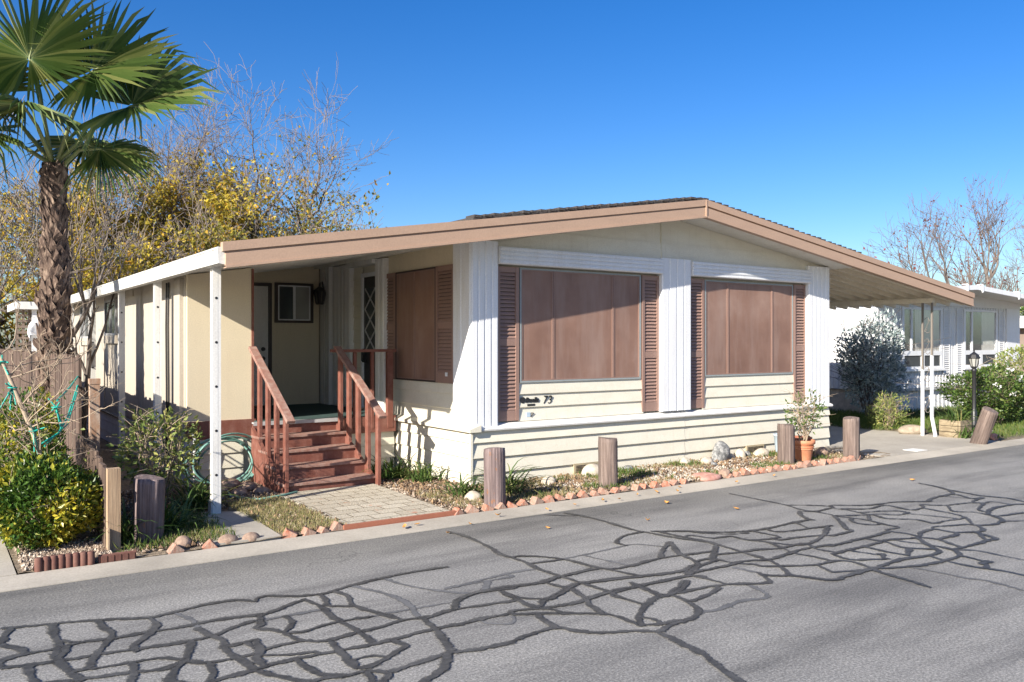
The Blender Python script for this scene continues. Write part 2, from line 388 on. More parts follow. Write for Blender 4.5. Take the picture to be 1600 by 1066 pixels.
def m_seal(name, c0, c1, rough):
    m, nt, b = _nodes(name)
    v = coords(nt); n = noise(nt, v, 26, 6, .7); n2 = noise(nt, v, 3.0, 4)
    c = ramp(nt, n, [(.32, c0), (.6, c1), (.75, scaled(c1, 2.2))])
    c = mixc(nt, ramp(nt, n2, [(.45, (0,)*3), (.75, (.6,)*3)]), c, scaled(c1, 1.9))
    nt.links.new(c, b.inputs['Base Color']); b.inputs['Roughness'].default_value = rough
    bump(nt, b, n, .5, .006)
    # feathered, brushed-out edges where the sealant has worn off
    a = N(nt, 'ShaderNodeAttribute', attribute_name='edge'); n3 = noise(nt, v, 34, 5, .75)
    s = N(nt, 'ShaderNodeMath', operation='MULTIPLY_ADD'); nt.links.new(n3, s.inputs[0]); s.inputs[1].default_value = 1.7; nt.links.new(a.outputs['Fac'], s.inputs[2])
    mr = N(nt, 'ShaderNodeMapRange'); mr.inputs['From Min'].default_value = 1.38; mr.inputs['From Max'].default_value = 1.72; nt.links.new(s.outputs[0], mr.inputs[0])
    t = N(nt, 'ShaderNodeBsdfTransparent'); mx = N(nt, 'ShaderNodeMixShader'); nt.links.new(mr.outputs[0], mx.inputs[0])
    nt.links.new(b.outputs[0], mx.inputs[1]); nt.links.new(t.outputs[0], mx.inputs[2]); nt.links.new(mx.outputs[0], nt.nodes['Material Output'].inputs[0])
    return m
M['seal'] = m_seal('black_crack_sealant', (.024, .024, .024), (.058, .058, .057), .6)
M['seal_faint'] = m_seal('worn_crack_sealant', (.07, .071, .074), (.11, .111, .113), .75)

def m_paver():
    m, nt, b = _nodes('dusty_brick_paving')
    v = coords(nt); br = N(nt, 'ShaderNodeTexBrick'); nt.links.new(v, br.inputs['Vector'])
    br.inputs['Scale'].default_value = 1; br.inputs['Brick Width'].default_value = .29; br.inputs['Row Height'].default_value = .19
    br.inputs['Mortar Size'].default_value = .008; br.inputs['Color1'].default_value = (.52, .47, .375, 1); br.inputs['Color2'].default_value = (.43, .38, .295, 1)
    br.inputs['Mortar'].default_value = (.19, .15, .10, 1); br.inputs['Mortar Smooth'].default_value = .3
    n = noise(nt, v, 5, 6, .75); n2 = noise(nt, v, 50, 4)
    c = mixc(nt, ramp(nt, n, [(.62, (0,)*3), (.68, (.85,)*3)]), br.outputs['Color'], (.46, .19, .11))
    c = mixc(nt, 1.0, c, ramp(nt, n2, [(.3, (.75,)*3), (.7, (1.1,)*3)]), 'MULTIPLY')
    nt.links.new(c, b.inputs['Base Color']); b.inputs['Roughness'].default_value = .92
    iv = N(nt, 'ShaderNodeMath', operation='MULTIPLY_ADD'); nt.links.new(br.outputs['Fac'], iv.inputs[0]); iv.inputs[1].default_value = -1; nt.links.new(n2, iv.inputs[2])
    bump(nt, b, iv.outputs[0], .7, .02); return m
M['paver'] = m_paver()
CRACKS="""d7 0.37,6.17 0.58,6.11 0.78,6.05 1.00,5.96 1.18,5.87 1.35,5.89 1.55,5.94 1.77,5.92 1.86,5.81 1.88,5.86
d8 0.32,5.42 0.33,5.54 0.45,5.59 0.60,5.58 0.76,5.62 0.91,5.58 1.12,5.58 1.28,5.56 1.48,5.57 1.63,5.56 1.77,5.52 1.79,5.51
d7 0.32,5.42 0.47,5.39 0.57,5.36 0.69,5.35 0.83,5.34 0.98,5.31 1.17,5.28 1.30,5.27 1.43,5.28 1.57,5.36 1.74,5.42
d13 0.66,6.09 0.65,6.07 0.63,5.83 0.64,5.66 0.61,5.52 0.60,5.38 0.62,5.20 0.65,5.04 0.66,4.97 0.67,5.00
d8 0.91,6.00 0.90,5.97 0.91,5.82 0.93,5.66 0.85,5.48 0.77,5.29 0.73,5.17 0.72,5.13
d8 1.18,5.87 1.19,5.69 1.11,5.53 1.00,5.38 0.99,5.26 1.00,5.31
d10 0.43,6.15 0.35,5.86 0.42,5.74 0.47,5.59
d8 0.62,5.01 0.74,4.98 0.91,4.95 1.04,4.90 1.18,4.94 1.29,4.85 1.42,4.84 1.55,4.83 1.56,4.82
f7 1.34,5.88 1.40,5.66 1.39,5.48
d9 1.38,5.49 1.41,5.32 1.46,5.16 1.43,5.05 1.43,4.89 1.46,4.75 1.47,4.58
d10 1.30,5.27 1.24,5.09 1.19,4.97 1.10,4.83 1.05,4.70 1.17,4.57
d6 1.43,5.06 1.48,5.05 1.56,5.06 1.63,5.07 1.61,5.02
d6 1.56,5.06 1.56,5.04 1.58,4.91
d10 0.46,5.39 0.45,5.33 0.45,5.21 0.46,5.11 0.46,5.00 0.48,5.05
d5 0.63,5.13 0.67,5.14 0.80,5.12 0.96,5.10 1.08,5.08 1.19,4.97
d8 1.29,4.85 1.29,4.83 1.27,4.69 1.23,4.58 1.17,4.43
d6 0.94,5.11 0.92,4.96 0.88,4.82 0.84,4.68
d7 1.17,4.57 1.24,4.57 1.34,4.59 1.47,4.59
d5 0.64,5.71 0.66,5.71 0.70,5.65 0.73,5.64 0.74,5.61
d8 0.30,5.08 0.45,5.06 0.62,5.01
d10 0.67,5.60 0.67,5.61 0.65,5.50 0.60,5.41
d6 1.88,5.86 1.96,5.90 2.14,5.77 2.32,5.72 2.48,5.77 2.64,5.81 2.86,5.84 3.07,5.86 3.42,5.84
d7 1.74,5.31 1.69,5.27 1.76,5.19 1.80,5.09 1.83,4.94 1.88,4.85 1.97,4.80 2.15,4.83 2.32,4.84 2.53,4.88 2.69,4.84 2.87,4.88 3.09,4.85 3.33,4.81 3.37,4.83
d6 1.58,4.86 1.56,4.86 1.68,4.89 1.86,4.88 1.88,4.85
d9 2.15,5.65 2.15,5.68 2.19,5.45 2.17,5.20 2.19,4.93 2.19,4.74 2.18,4.59
d7 2.29,5.73 2.29,5.71 2.28,5.59 2.24,5.46 2.22,5.44
d7 2.40,5.74 2.42,5.67 2.43,5.53 2.38,5.34 2.44,5.13 2.50,4.94 2.53,4.88
d5 2.20,5.46 2.38,5.32
d6 1.79,5.48 1.76,5.49 1.91,5.54 2.05,5.62 2.15,5.65
d6 1.74,5.42 1.74,5.31 1.80,5.54 1.79,5.51
f5 1.76,5.40 1.79,5.39 1.94,5.40 2.16,5.39 2.19,5.39
d6 1.92,5.40 1.92,5.37 1.92,5.26 1.85,5.13 1.80,5.09
d5 1.80,5.07 1.92,5.04 2.09,5.08 2.26,5.08 2.40,5.06
f4 2.40,5.06 2.48,5.07 2.61,5.06 2.96,5.03 3.00,5.00
f7 2.57,5.79 2.59,5.72 2.66,5.55 2.71,5.33 2.70,5.12 2.63,4.88 2.62,4.86
f5 2.85,5.84 2.85,5.82 2.91,5.55 3.04,5.31 3.17,5.13 3.18,5.09
d7 1.48,4.61 1.65,4.63 1.81,4.62 1.95,4.61 2.18,4.59 2.36,4.60 2.59,4.62 2.81,4.60 2.97,4.61 3.17,4.59 3.16,4.56
d5 1.56,4.80 1.70,4.71 1.84,4.67 1.84,4.62
d12 1.97,4.80 1.98,4.76 1.96,4.59 1.95,4.45 1.94,4.29
d10 1.94,4.29 2.05,4.30 2.23,4.40 2.32,4.46 2.30,4.54 2.30,4.60
d10 2.64,4.85 2.64,4.84 2.61,4.64 2.56,4.43 2.50,4.24 2.49,4.22
d7 2.49,4.22 2.51,4.20 2.65,4.16 2.87,4.15 2.88,4.16
d8 2.04,4.14 2.06,4.15 2.18,4.17 2.33,4.19 2.49,4.22
d13 2.46,4.21 2.35,4.05 2.24,3.97 2.16,3.94 2.08,3.88 1.93,3.97
d10 1.71,4.63 1.71,4.56 1.72,4.44 1.75,4.31 1.85,4.24 1.97,4.23 2.05,4.13 1.98,4.06 1.92,3.96 1.93,3.97
d7 1.47,4.58 1.63,4.30 1.76,4.27 1.85,4.24
d6 2.90,4.87 3.02,5.03 3.23,5.11 3.50,5.06 3.52,5.08
f10 3.33,5.11 3.33,5.16 3.45,5.30 3.45,5.33
f5 3.12,5.33 3.11,5.34 3.40,5.33 3.68,5.32 3.67,5.40
d6 3.40,5.04 3.37,4.87
d4 1.95,4.43 1.97,4.43 2.10,4.42 2.14,4.35
d10 1.61,5.02 1.58,4.85 1.53,4.77 1.53,4.61
f4 2.93,4.61 2.94,4.52 3.07,4.43 3.16,4.56
d10 1.98,4.22 1.96,4.21 1.93,4.10 1.86,4.00 1.92,3.96
d7 3.17,4.59 3.20,4.63 3.36,4.58 3.51,4.54 3.70,4.53 3.88,4.57 4.05,4.56 4.26,4.57 4.47,4.57 4.81,4.57
d6 3.16,4.56 3.33,4.48 3.48,4.38 3.65,4.25 3.70,4.16 3.71,4.00 3.71,3.91
d8 2.88,4.16 3.09,4.20 3.25,4.20 3.31,4.08 3.41,3.97 3.60,3.88 3.70,3.81
d9 3.31,4.49 3.27,4.40 3.25,4.23 3.26,4.17
d11 3.70,3.81 3.71,3.70 3.68,3.52 3.66,3.35 3.59,3.17 3.53,2.99 3.49,2.87 3.45,2.74
d11 3.71,3.91 3.80,4.04 3.96,4.17 4.16,4.28 4.29,4.31 4.34,4.23 4.31,4.07 4.24,3.93 4.08,3.84 3.89,3.83 3.74,3.78 3.70,3.78
d6 3.73,3.93 3.85,3.87 3.99,3.86 3.99,3.84
f7 4.21,3.91 4.22,3.90 4.38,3.87 4.63,3.91 4.88,3.87 5.01,4.16
d8 3.83,4.81 3.84,4.79 3.79,4.58 3.72,4.45 3.67,4.26 3.65,4.25
d6 3.48,4.66 3.47,4.67 3.64,4.74 3.84,4.83 3.99,4.88
d5 3.79,5.04 3.82,4.84 3.83,4.82
d9 3.38,4.90 3.39,4.90 3.37,4.75 3.37,4.62 3.43,4.61 3.51,4.69
d5 3.37,4.87 3.52,4.73 3.53,4.70
d6 3.52,5.08 3.72,5.06 3.90,5.09 4.01,5.10 4.32,5.13 4.31,5.11
d6 4.01,4.50 3.97,4.50 4.01,4.34 4.02,4.21
d8 4.31,4.68 4.29,4.50 4.27,4.32 4.27,4.31
d10 4.33,4.30 4.50,4.37 4.69,4.47 4.68,4.45
d6 4.35,4.29 4.59,4.28 4.86,4.23 5.16,4.09 5.32,4.31
d8 4.32,4.11 4.36,4.10 4.57,4.14 4.74,4.20 4.75,4.25
d6 3.99,4.88 4.36,4.80 4.69,4.71 4.90,4.67 5.16,4.72 5.38,4.75 5.35,4.74
d5 4.81,4.57 4.85,4.44 4.87,4.24 4.86,4.23
d10 4.90,4.67 4.81,4.57
d5 3.39,4.56 3.45,4.48 3.44,4.40
d5 3.81,4.05 3.85,4.00 3.86,3.92 3.84,3.88
d5 4.86,4.59 5.10,4.59 5.37,4.58
f5 5.27,4.52 5.29,4.52 5.32,4.33
f2 3.38,4.00 3.42,4.04 3.55,4.09 3.65,4.10 3.70,4.10
f1.5 4.39,3.87 4.40,3.78 4.29,3.62 4.05,3.46 4.07,3.38
f1.5 4.07,3.38 4.02,3.28 3.89,3.19 3.64,3.29
d6 4.05,6.93 4.08,6.67 4.04,6.21 3.98,5.92 4.00,5.65 3.97,5.38 3.98,5.14 4.00,4.87 4.02,4.59 4.00,4.40
d6 5.49,6.98 5.55,6.79 5.57,6.49 5.54,5.98 5.58,5.79 5.64,5.51 5.74,5.25 5.76,5.25
d3 5.26,7.02 5.48,6.81 5.54,6.83
d5 5.06,5.54 5.07,5.68 5.29,5.83 5.53,5.86 5.56,5.87
d6 3.99,5.77 4.08,5.78 4.23,5.64 4.33,5.45 4.37,5.18 4.42,5.03 4.49,4.76
f4 4.31,5.50 4.33,5.51 4.65,5.52 4.95,5.55 5.17,5.54 5.32,5.32
d5 3.99,5.54 4.05,5.53 4.28,5.49 4.30,5.50
d6 4.42,5.03 4.65,5.02 4.99,5.06 5.21,5.03 5.43,4.98
f5 3.12,5.33 3.42,5.37 3.75,5.41 3.95,5.39 3.97,5.39
d6 3.02,5.03 3.23,5.11 3.53,5.10 3.78,5.04 3.95,5.11 3.95,5.09
d5 3.97,5.09 4.31,5.11 4.44,5.05 4.44,5.03
d6 4.03,4.87 4.03,4.85 4.28,4.80 4.54,4.73 4.84,4.68 5.05,4.74 5.16,4.72
d9 5.49,5.43 5.18,5.22 5.02,5.07 5.02,5.06
d9 5.49,5.43 5.25,5.10 5.17,4.84 5.08,4.72 4.81,4.57
d6 3.97,4.89 3.77,4.78 3.57,4.69 3.56,4.71
d7 3.39,5.04 3.37,4.83
d7 3.79,4.54 4.02,4.59 4.24,4.58 4.52,4.56 4.80,4.55 4.88,4.47 4.84,4.46
d7 4.31,4.68 4.27,4.44 4.24,4.30
d6 3.82,4.75 3.79,4.54
d5 3.79,5.01 3.82,4.87 3.97,4.89
d8 4.68,4.45 4.49,4.33 4.27,4.28 4.26,4.30
d4 5.65,5.80 5.64,5.83 5.84,5.69 6.03,5.52
f4 4.55,5.52 4.55,5.46 4.63,5.09 4.63,5.02
d3.5 7.81,6.76 7.79,6.36 7.77,5.94 7.69,5.67 7.72,5.50 7.72,5.31 7.69,5.29
d4 7.77,5.92 8.01,5.73 8.11,5.58 8.05,5.54
d7 7.61,5.61 7.60,5.62 7.45,5.49 7.34,5.32 7.35,5.25 7.31,5.30
d5 7.61,5.61 7.75,5.52 8.05,5.54
d6 5.65,5.80 5.89,5.67 6.08,5.47 6.34,5.33 6.63,5.28 7.02,5.30 7.31,5.30
d7 5.71,5.77 5.69,5.74 5.71,5.52 5.76,5.28 5.75,5.10 5.72,4.81 5.70,4.60 5.64,4.39 5.44,4.13 5.28,4.25
d5 5.72,5.48 5.82,5.50 5.90,5.30 6.09,5.26 6.11,5.07 6.19,4.93 6.27,4.74 6.41,4.65
d4 5.96,5.59 5.94,5.57 6.12,5.35 6.34,5.26 6.35,5.33
d5 6.44,5.31 6.43,5.26 6.45,5.00 6.27,4.99 6.11,5.07
d7 5.72,4.81 5.92,4.78 6.08,4.71 6.32,4.71 6.51,4.68 6.89,4.82 7.23,5.02 7.23,5.01
d10 5.74,5.11 5.46,4.89 5.27,4.74
d5 5.28,5.01 5.53,4.97 5.54,4.95
d5 5.47,4.90 5.49,4.87 5.71,4.80
d5 5.15,4.82 5.34,4.80 5.37,4.62 5.48,4.48 5.47,4.42
d6 4.89,4.61 5.10,4.59 5.27,4.58 5.47,4.60 5.62,4.54 5.68,4.52
f5 5.27,4.52 5.32,4.31
d6 5.47,4.42 5.59,4.34 5.86,4.20 6.08,4.18 6.09,4.19
d6 5.68,4.53 5.74,4.51 6.03,4.55 6.29,4.57 6.58,4.53 6.58,4.50
d5 6.62,5.28 6.60,5.14 6.80,5.07 7.27,5.00 7.23,5.01
d4 7.08,5.30 7.08,5.26 6.98,5.07 6.98,5.04
d5 6.19,4.93 6.13,4.73 6.05,4.53 6.09,4.36 6.09,4.19
d6 5.88,4.20 5.88,4.18 5.79,3.98
d5 6.34,4.99 6.34,4.91 6.55,4.88 6.81,4.81 6.82,4.79
d5 6.41,4.65 6.33,4.49 6.36,4.37 6.36,4.32
d6 10.36,5.88 10.31,5.64 10.20,5.41 10.15,5.19 10.12,4.97 10.20,4.74 10.13,4.52 9.98,4.21
d9 10.20,5.41 10.19,5.42 10.00,5.25 9.68,5.23 9.46,5.21 9.26,5.13
d5 8.11,5.58 8.17,5.62 8.50,5.40 8.88,5.34 9.08,5.25 9.26,5.13
d4 8.03,5.54 8.03,5.52 8.07,5.33 8.04,5.13 8.03,5.10
d5 8.05,5.42 8.10,5.43 8.32,5.28 8.64,5.30 8.65,5.13 8.64,4.98 8.87,4.98 9.01,5.08 9.10,4.98 9.22,4.90
d4.5 7.69,5.29 7.72,5.17 7.78,4.95 7.73,4.68 7.73,4.58 7.51,4.58 7.53,4.41 7.53,4.29 7.53,4.28
d7 7.67,5.27 7.66,5.24 7.44,5.01 7.24,4.82 7.22,4.75 6.89,4.74 6.86,4.81
d7 6.54,4.53 6.54,4.50 6.83,4.51 7.05,4.51 7.21,4.51 7.40,4.53 7.51,4.54
d6 6.28,4.32 6.56,4.33 6.91,4.33 7.17,4.34 7.46,4.25 7.68,4.33 7.93,4.35 7.95,4.18 8.11,4.07 8.27,4.05 8.40,4.15 8.43,4.20
d7 8.43,4.20 8.63,4.12 8.87,4.16 9.01,4.27 9.12,4.42 9.41,4.52 9.84,4.51 9.98,4.45 10.28,4.33
d5 9.96,5.25 9.96,5.18 9.84,4.94 10.02,4.91 9.66,4.85 9.61,4.79
d3 9.74,5.23 9.75,5.14 9.84,4.94
d4.5 9.22,4.90 9.56,4.83 9.68,4.74 9.84,4.72 9.84,4.51
d5 9.65,4.76 9.61,4.71 9.23,4.57 9.20,4.43 9.19,4.45
d4 9.20,4.92 9.16,4.86 8.94,4.69 9.08,4.52 8.98,4.26
d4 8.84,4.98 8.84,4.92 8.81,4.63 8.74,4.46
d4.5 8.07,5.07 8.01,4.89 8.08,4.81 8.21,4.68 8.19,4.49 8.40,4.48 8.62,4.44 8.74,4.46 8.47,4.26 8.42,4.24
d3.5 8.43,4.92 8.43,4.89 8.55,4.62 8.60,4.45
d4 7.93,4.35 8.03,4.40 8.23,4.33 8.41,4.27 8.43,4.20
d9 8.13,4.07 8.13,4.03 7.89,3.84 8.03,3.83 8.11,4.07
d7 7.89,3.84 7.87,3.82 7.61,3.81 7.37,3.82 7.28,3.83
d6 7.48,4.26 7.49,4.23 7.55,4.10 7.48,3.96 7.44,3.85 7.44,3.82
d10 7.44,4.25 7.43,4.21 7.31,4.08 7.17,3.91 7.11,3.85 6.93,3.83 6.63,3.89 6.41,3.88 6.16,3.86 5.98,3.86 5.75,3.85 5.60,3.85 5.44,4.13
d6 7.28,4.04 7.28,3.83 7.13,3.69 6.88,3.67 6.58,3.69 6.35,3.77 6.20,3.83 6.20,3.86
d6 7.13,3.69 7.09,3.48 6.93,3.37 6.89,3.35
d10 7.01,3.43 7.00,3.45 7.14,3.44 7.09,3.48
d6 6.09,4.19 6.20,4.10 6.16,3.90 6.10,3.77 6.07,3.59 6.05,3.45 6.02,3.32
d5 5.79,3.98 6.03,3.88 6.03,3.86
d5 6.28,4.32 6.25,4.13 6.37,4.05 6.54,3.96 6.51,4.00
d5 7.03,4.51 7.03,4.49 7.06,4.30 7.00,4.10 7.13,3.96 7.18,3.92
d5 6.75,4.33 6.75,4.28 6.74,4.08 6.78,3.93 6.77,3.94
d12 7.02,4.08 6.97,4.04 6.77,3.94
d12 6.58,4.09 6.63,4.08 6.51,4.00
f5 6.47,3.73 6.46,3.69 6.49,3.51 6.50,3.33 6.56,3.18 6.52,2.91
d5 6.90,3.84 6.89,3.80 6.85,3.60 6.86,3.42 6.92,3.26 6.93,3.09 6.93,2.92
d3 7.27,3.82 7.28,3.81 7.41,3.69 7.41,3.49 7.41,3.30
d3 7.22,4.32 7.20,4.26 7.25,4.11 7.30,4.07
d4 6.52,4.33 6.52,4.28 6.58,4.09
d5 9.06,4.34 9.16,4.27 9.49,4.23
d3 8.85,4.16 8.85,4.14 9.05,4.03
d5 7.74,5.08 7.67,5.06 7.56,4.93 7.62,4.79 7.75,4.77
d8 8.03,5.10 7.82,4.95 7.78,4.95
d6 7.55,4.10 7.64,4.10 7.89,4.10 7.95,4.18
d4 8.05,5.20 8.11,5.19 8.30,5.13 8.47,5.02 8.47,4.92
d4 7.67,5.27 7.90,5.15 8.16,5.04 8.29,4.91 8.50,4.92 8.47,4.92"""
# ------------------------------------------------------------------ world, sun, camera
SUN = Vector((1.0, 0.36, -0.52)).normalized()           # direction the light travels
EL = math.asin(-SUN.z); AZ = math.atan2(-SUN.x, -SUN.y)
w = bpy.data.worlds.new('World'); scn.world = w; w.use_nodes = True
bg = w.node_tree.nodes['Background']
sky = w.node_tree.nodes.new('ShaderNodeTexSky'); sky.sky_type = 'NISHITA'; sky.sun_disc = False
sky.sun_elevation = EL; sky.sun_rotation = AZ; sky.altitude = 150
sky.air_density = 1.0; sky.dust_density = 1.0; sky.ozone_density = 3.8
hs = w.node_tree.nodes.new('ShaderNodeHueSaturation'); hs.inputs['Saturation'].default_value = 1.34; hs.inputs['Hue'].default_value = .512
w.node_tree.links.new(sky.outputs[0], hs.inputs['Color']); w.node_tree.links.new(hs.outputs[0], bg.inputs[0]); bg.inputs[1].default_value = 0.078
sl = bpy.data.lights.new('sun', 'SUN'); sl.energy = 5.0; sl.angle = math.radians(.5); sl.color = (1, .93, .82)
so = bpy.data.objects.new('sun', sl); COL.objects.link(so); so.rotation_euler = SUN.to_track_quat('-Z', 'Y').to_euler()
so.location = (-20, -10, 20)
cam = bpy.data.cameras.new('camera'); co = bpy.data.objects.new('camera', cam); COL.objects.link(co)
co.location = (0, 0, 1.8); co.rotation_euler = (math.radians(90), 0, -math.atan2(.569, .822))
cam.sensor_width = 36; cam.lens = 1317/1600*36; cam.shift_y = -.00125*-1; cam.clip_end = 3000; cam.clip_start = .05
scn.camera = co
scn.view_settings.view_transform = 'Standard'; scn.view_settings.look = 'None'; scn.view_settings.exposure = 1.15

# ------------------------------------------------------------------ ground
def struct(name, mb, m): return tag(mb.build(name, m), kind='structure')
g = MB(); g.add([(-700,-700,-.04),(900,-700,-.04),(900,900,-.04),(-700,900,-.04)], [(0,1,2,3)]); struct('ground', g, M['earth'])
g = MB(); g.add([(-80,-14,0),(120,-14,0),(120,7.09,0),(-80,7.09,0)], [(0,1,2,3)]); ROAD = struct('road', g, M['asphalt'])
g = MB(); g.extr([(7.08,-.03),(7.08,.006),(7.2,.012),(7.40,.03),(7.42,.03),(7.42,-.03)], 'x', -80, 120); struct('concrete_gutter', g, M['concrete'])
g = MB(); g.box(-9, 7.425, -.03, .55, 26, .036); struct('sidewalk', g, M['concrete'])
g = MB(); g.extr([(12.15,7.422),(15.75,7.422),(15.75,9.6),(15.5,13),(15.5,20),(12.72,20),(12.72,8.9),(12.0,8.3)], 'z', -.03, .034); struct('driveway', g, M['concrete_drive'])

def hgrid(x0, x1, y0, y1, st, amp, base, seed):
    r = np.random.default_rng(seed)
    xs = np.arange(x0, x1+1e-6, st); ys = np.arange(y0, y1+1e-6, st)
    X, Y = np.meshgrid(xs, ys); Z = np.zeros_like(X)
    for k in range(26):
        f = r.uniform(2, 22); a = r.uniform(0, 2*PI); p = r.uniform(0, 6.3)
        Z += np.sin((X*math.cos(a)+Y*math.sin(a))*f+p)/math.sqrt(f)
    Z = base + amp*Z/4 + r.uniform(-.004, .004, Z.shape)
    ny, nx = X.shape; V = np.stack([X, Y, Z], -1).reshape(-1, 3)
    i = np.arange(nx-1)[None]+np.arange(ny-1)[:, None]*nx; i = i.ravel()
    return V, np.stack([i, i+1, i+nx+1, i+nx], 1)
V, F = hgrid(.56, 12.6, 7.43, 11.2, .05, .016, .034, 3)
tag(np_mesh('garden_soil', V, F, M['dirt'], smooth=True), kind='structure')
g = MB(); g.add([(.56,11.15,.02),(3.6,11.15,.02),(3.6,40,.02),(.56,40,.02)], [(0,1,2,3)]); struct('side_yard_soil', g, M['dirt'])
V, F = hgrid(15.76, 40, 7.43, 11.9, .1, .02, .03, 5)
tag(np_mesh('lawn_soil', V, F, M['earth'], smooth=True), kind='structure')
g = MB(); g.extr([(3.24,7.45),(4.42,7.45),(4.5,9.5),(3.3,9.5)], 'z', -.02, .062); struct('brick_path', g, M['paver'])
g = MB(); g.extr([(2.0,7.45),(2.62,7.45),(2.66,8.75),(2.3,8.95)], 'z', -.02, .056); struct('concrete_slab', g, M['concrete_drive'])

# crack sealant poured over the road, traced as strips lying on it
def ribbons(rows, name, m, zbase):
    V = []; F = []; E = []
    for k, row in enumerate(rows):
        t = row.split(); wd = float(t[0][1:])/100*.5*1.02
        P = [Vector((float(a), float(b), 0)) for a, b in (q.split(',') for q in t[1:])]
        wd = min(wd, .03+.25*max(0, wd-.03)) if wd > .03 else wd
        # resample (Catmull-Rom) and wobble
        Q = []
        for i in range(len(P)-1):
            p0 = P[max(i-1, 0)]; p1 = P[i]; p2 = P[i+1]; p3 = P[min(i+2, len(P)-1)]
            n = max(2, int((p2-p1).length/.035))
            for j in range(n):
                u = j/n
                Q.append(.5*((2*p1)+(p2-p0)*u+(2*p0-5*p1+4*p2-p3)*u*u+(3*p1-p0-3*p2+p3)*u**3))
        Q.append(P[-1])
        z = zbase + k*.00004; b = len(V)
        wob = random.uniform(0, 9)
        for i, q in enumerate(Q):
            d = (Q[min(i+1, len(Q)-1)]-Q[max(i-1, 0)]); d.normalize(); s = Vector((-d.y, d.x, 0))
            ww = wd*(1+.16*math.sin(i*.37+wob)+.12*math.sin(i*1.1+wob*3))
            e = min(i, len(Q)-1-i); ww *= min(1, .7+.15*e)
            for sg in (1, 0, -1):
                p = q+s*sg*(ww+random.uniform(-.009, .009)*(1 if wd > .018 else .3)); V.append((p.x, p.y, z+i*1.5e-6)); E.append(float(abs(sg)))
        for i in range(len(Q)-1):
            for j in (0, 1): F.append((b+3*i+j+1, b+3*i+j+4, b+3*i+j+3, b+3*i+j))
    o = np_mesh(name, V, F, m, parent=ROAD)
    at_ = o.data.attributes.new('edge', 'FLOAT', 'POINT'); at_.data.foreach_set('value', E); return o
rows = [r for r in CRACKS.strip().split('\n') if float(r.split()[0][1:]) >= 2.5]
ribbons([r for r in rows if r[0] == 'f'], 'worn_sealant', M['seal_faint'], .0035)
ribbons([r for r in rows if r[0] == 'd'], 'crack_sealant', M['seal'], .006)

# ------------------------------------------------------------------ the house
RX = 9.07
def zs(x): return 3.60-(.1567*(RX-x) if x < RX else .1454*(x-RX))
H = thing('mobile_home', 'cream and white house with tan gable fascia and brown screened windows', 'house', (9.07, 8.76, 0))

def lap(mb, axis, a0, a1, edges, plane, proud=.024, m=0):
    for zh, zl in zip(edges[:-1], edges[1:]):
        poly = [(plane+.01, zh), (plane-.004, zh), (plane-proud, zl), (plane-proud+.006, zl-.006), (plane+.01, zl-.006)]
        if axis == 'x': mb.extr([(p, z) for p, z in poly], 'x', a0, a1, m)
        else: mb.extr([(p, z) for p, z in poly], 'y', a0, a1, m)

# walls
g = MB(); g.box(5.56, 8.90, .70, 12.60, 9.0, 2.95)
lap(g, 'x', 6.22, 8.40, [1.32, 1.135, .965, .79], 8.862, .03); lap(g, 'x', 9.62, 11.84, [1.32, 1.135, .965, .79], 8.862, .03)
g.build('wall', M['cream'], H)
g = MB()
xs = [5.87, RX, 12.3]
poly = [(5.5, 2.96), (12.62, 2.96), (12.62, zs(12.62)+.02), (RX, zs(RX)+.02), (5.5, zs(5.5)+.02)]
g.extr(poly, 'y', 8.84, 8.90)
# two gable boards with a lapped joint
def board(z0, z1, y, x0=5.6, x1=12.55):
    pts = []
    xa = max(x0, RX-(3.60-z1)/.1567 if z1 < 3.6 else x0); 
    lo0 = max(x0, RX-(3.6-z0)/.1567); lo1 = min(x1, RX+(3.6-z0)/.1454)
    hi0 = max(x0, RX-max(0, 3.6-z1)/.1567); hi1 = min(x1, RX+max(0, 3.6-z1)/.1454)
    g.extr([(lo0, z0), (lo1, z0), (hi1, z1), (hi0, z1)], 'y', y, 8.842)
board(3.0, 3.24, 8.822); board(3.24, 3.6, 8.832)
g.box(8.735, 8.812, 3.0, 8.75, 8.83, 3.54)
g.build('gable', M['cream'], H)
g = MB(); g.box(5.56, 9.0, .70, 5.66, 26, zs(5.6)+.02); lap(g, 'y', 8.9, 11.2, [1.3, 1.14, .95, .77], 5.535)
lap(g, 'y', 12.06, 12.5, [2.97-.195*k for k in range(0, 12)], 5.535); g.build('side_wall', M['cream'], H)
g = MB(); g.box(5.535, 8.95, 2.80, 5.56, 11.5, zs(5.55)+.01); g.build('frieze_board', M['tan'], H)
g = MB(); g.box(12.5, 9.0, 0, 12.62, 26, zs(12.62)); g.box(5.66, 25.9, 0, 12.5, 26, 3.0); g.box(5.56, 13.6, 0, 5.67, 26, .7); g.build('rear_wall', M['white'], H)
# skirting
SK = [.70, .565, .375, .18, -.02]
for a, b, dy in ((5.47, 9.15, 0), (9.155, 12.66, .004)):
    g = MB(); lap(g, 'x', a, b, SK, 8.775+dy, .036); g.box(a, 8.79, -.02, b, 8.83, .7); g.build('skirting', M['cream'], H)
g = MB(); lap(g, 'y', 8.75, 11.0, SK, 5.475, .030); g.box(5.49, 8.8, -.02, 5.53, 11.0, .7); g.build('skirting', M['cream'], H)
g = MB(); lap(g, 'y', 8.85, 20, SK, 12.70, -.02); g.box(12.64, 8.8, -.02, 12.685, 20, .7); g.build('skirting', M['cream'], H)
g = MB(); g.box(5.437, 8.736, -.02, 5.468, 8.770, .69); g.build('corner_trim', M['cream'], H)
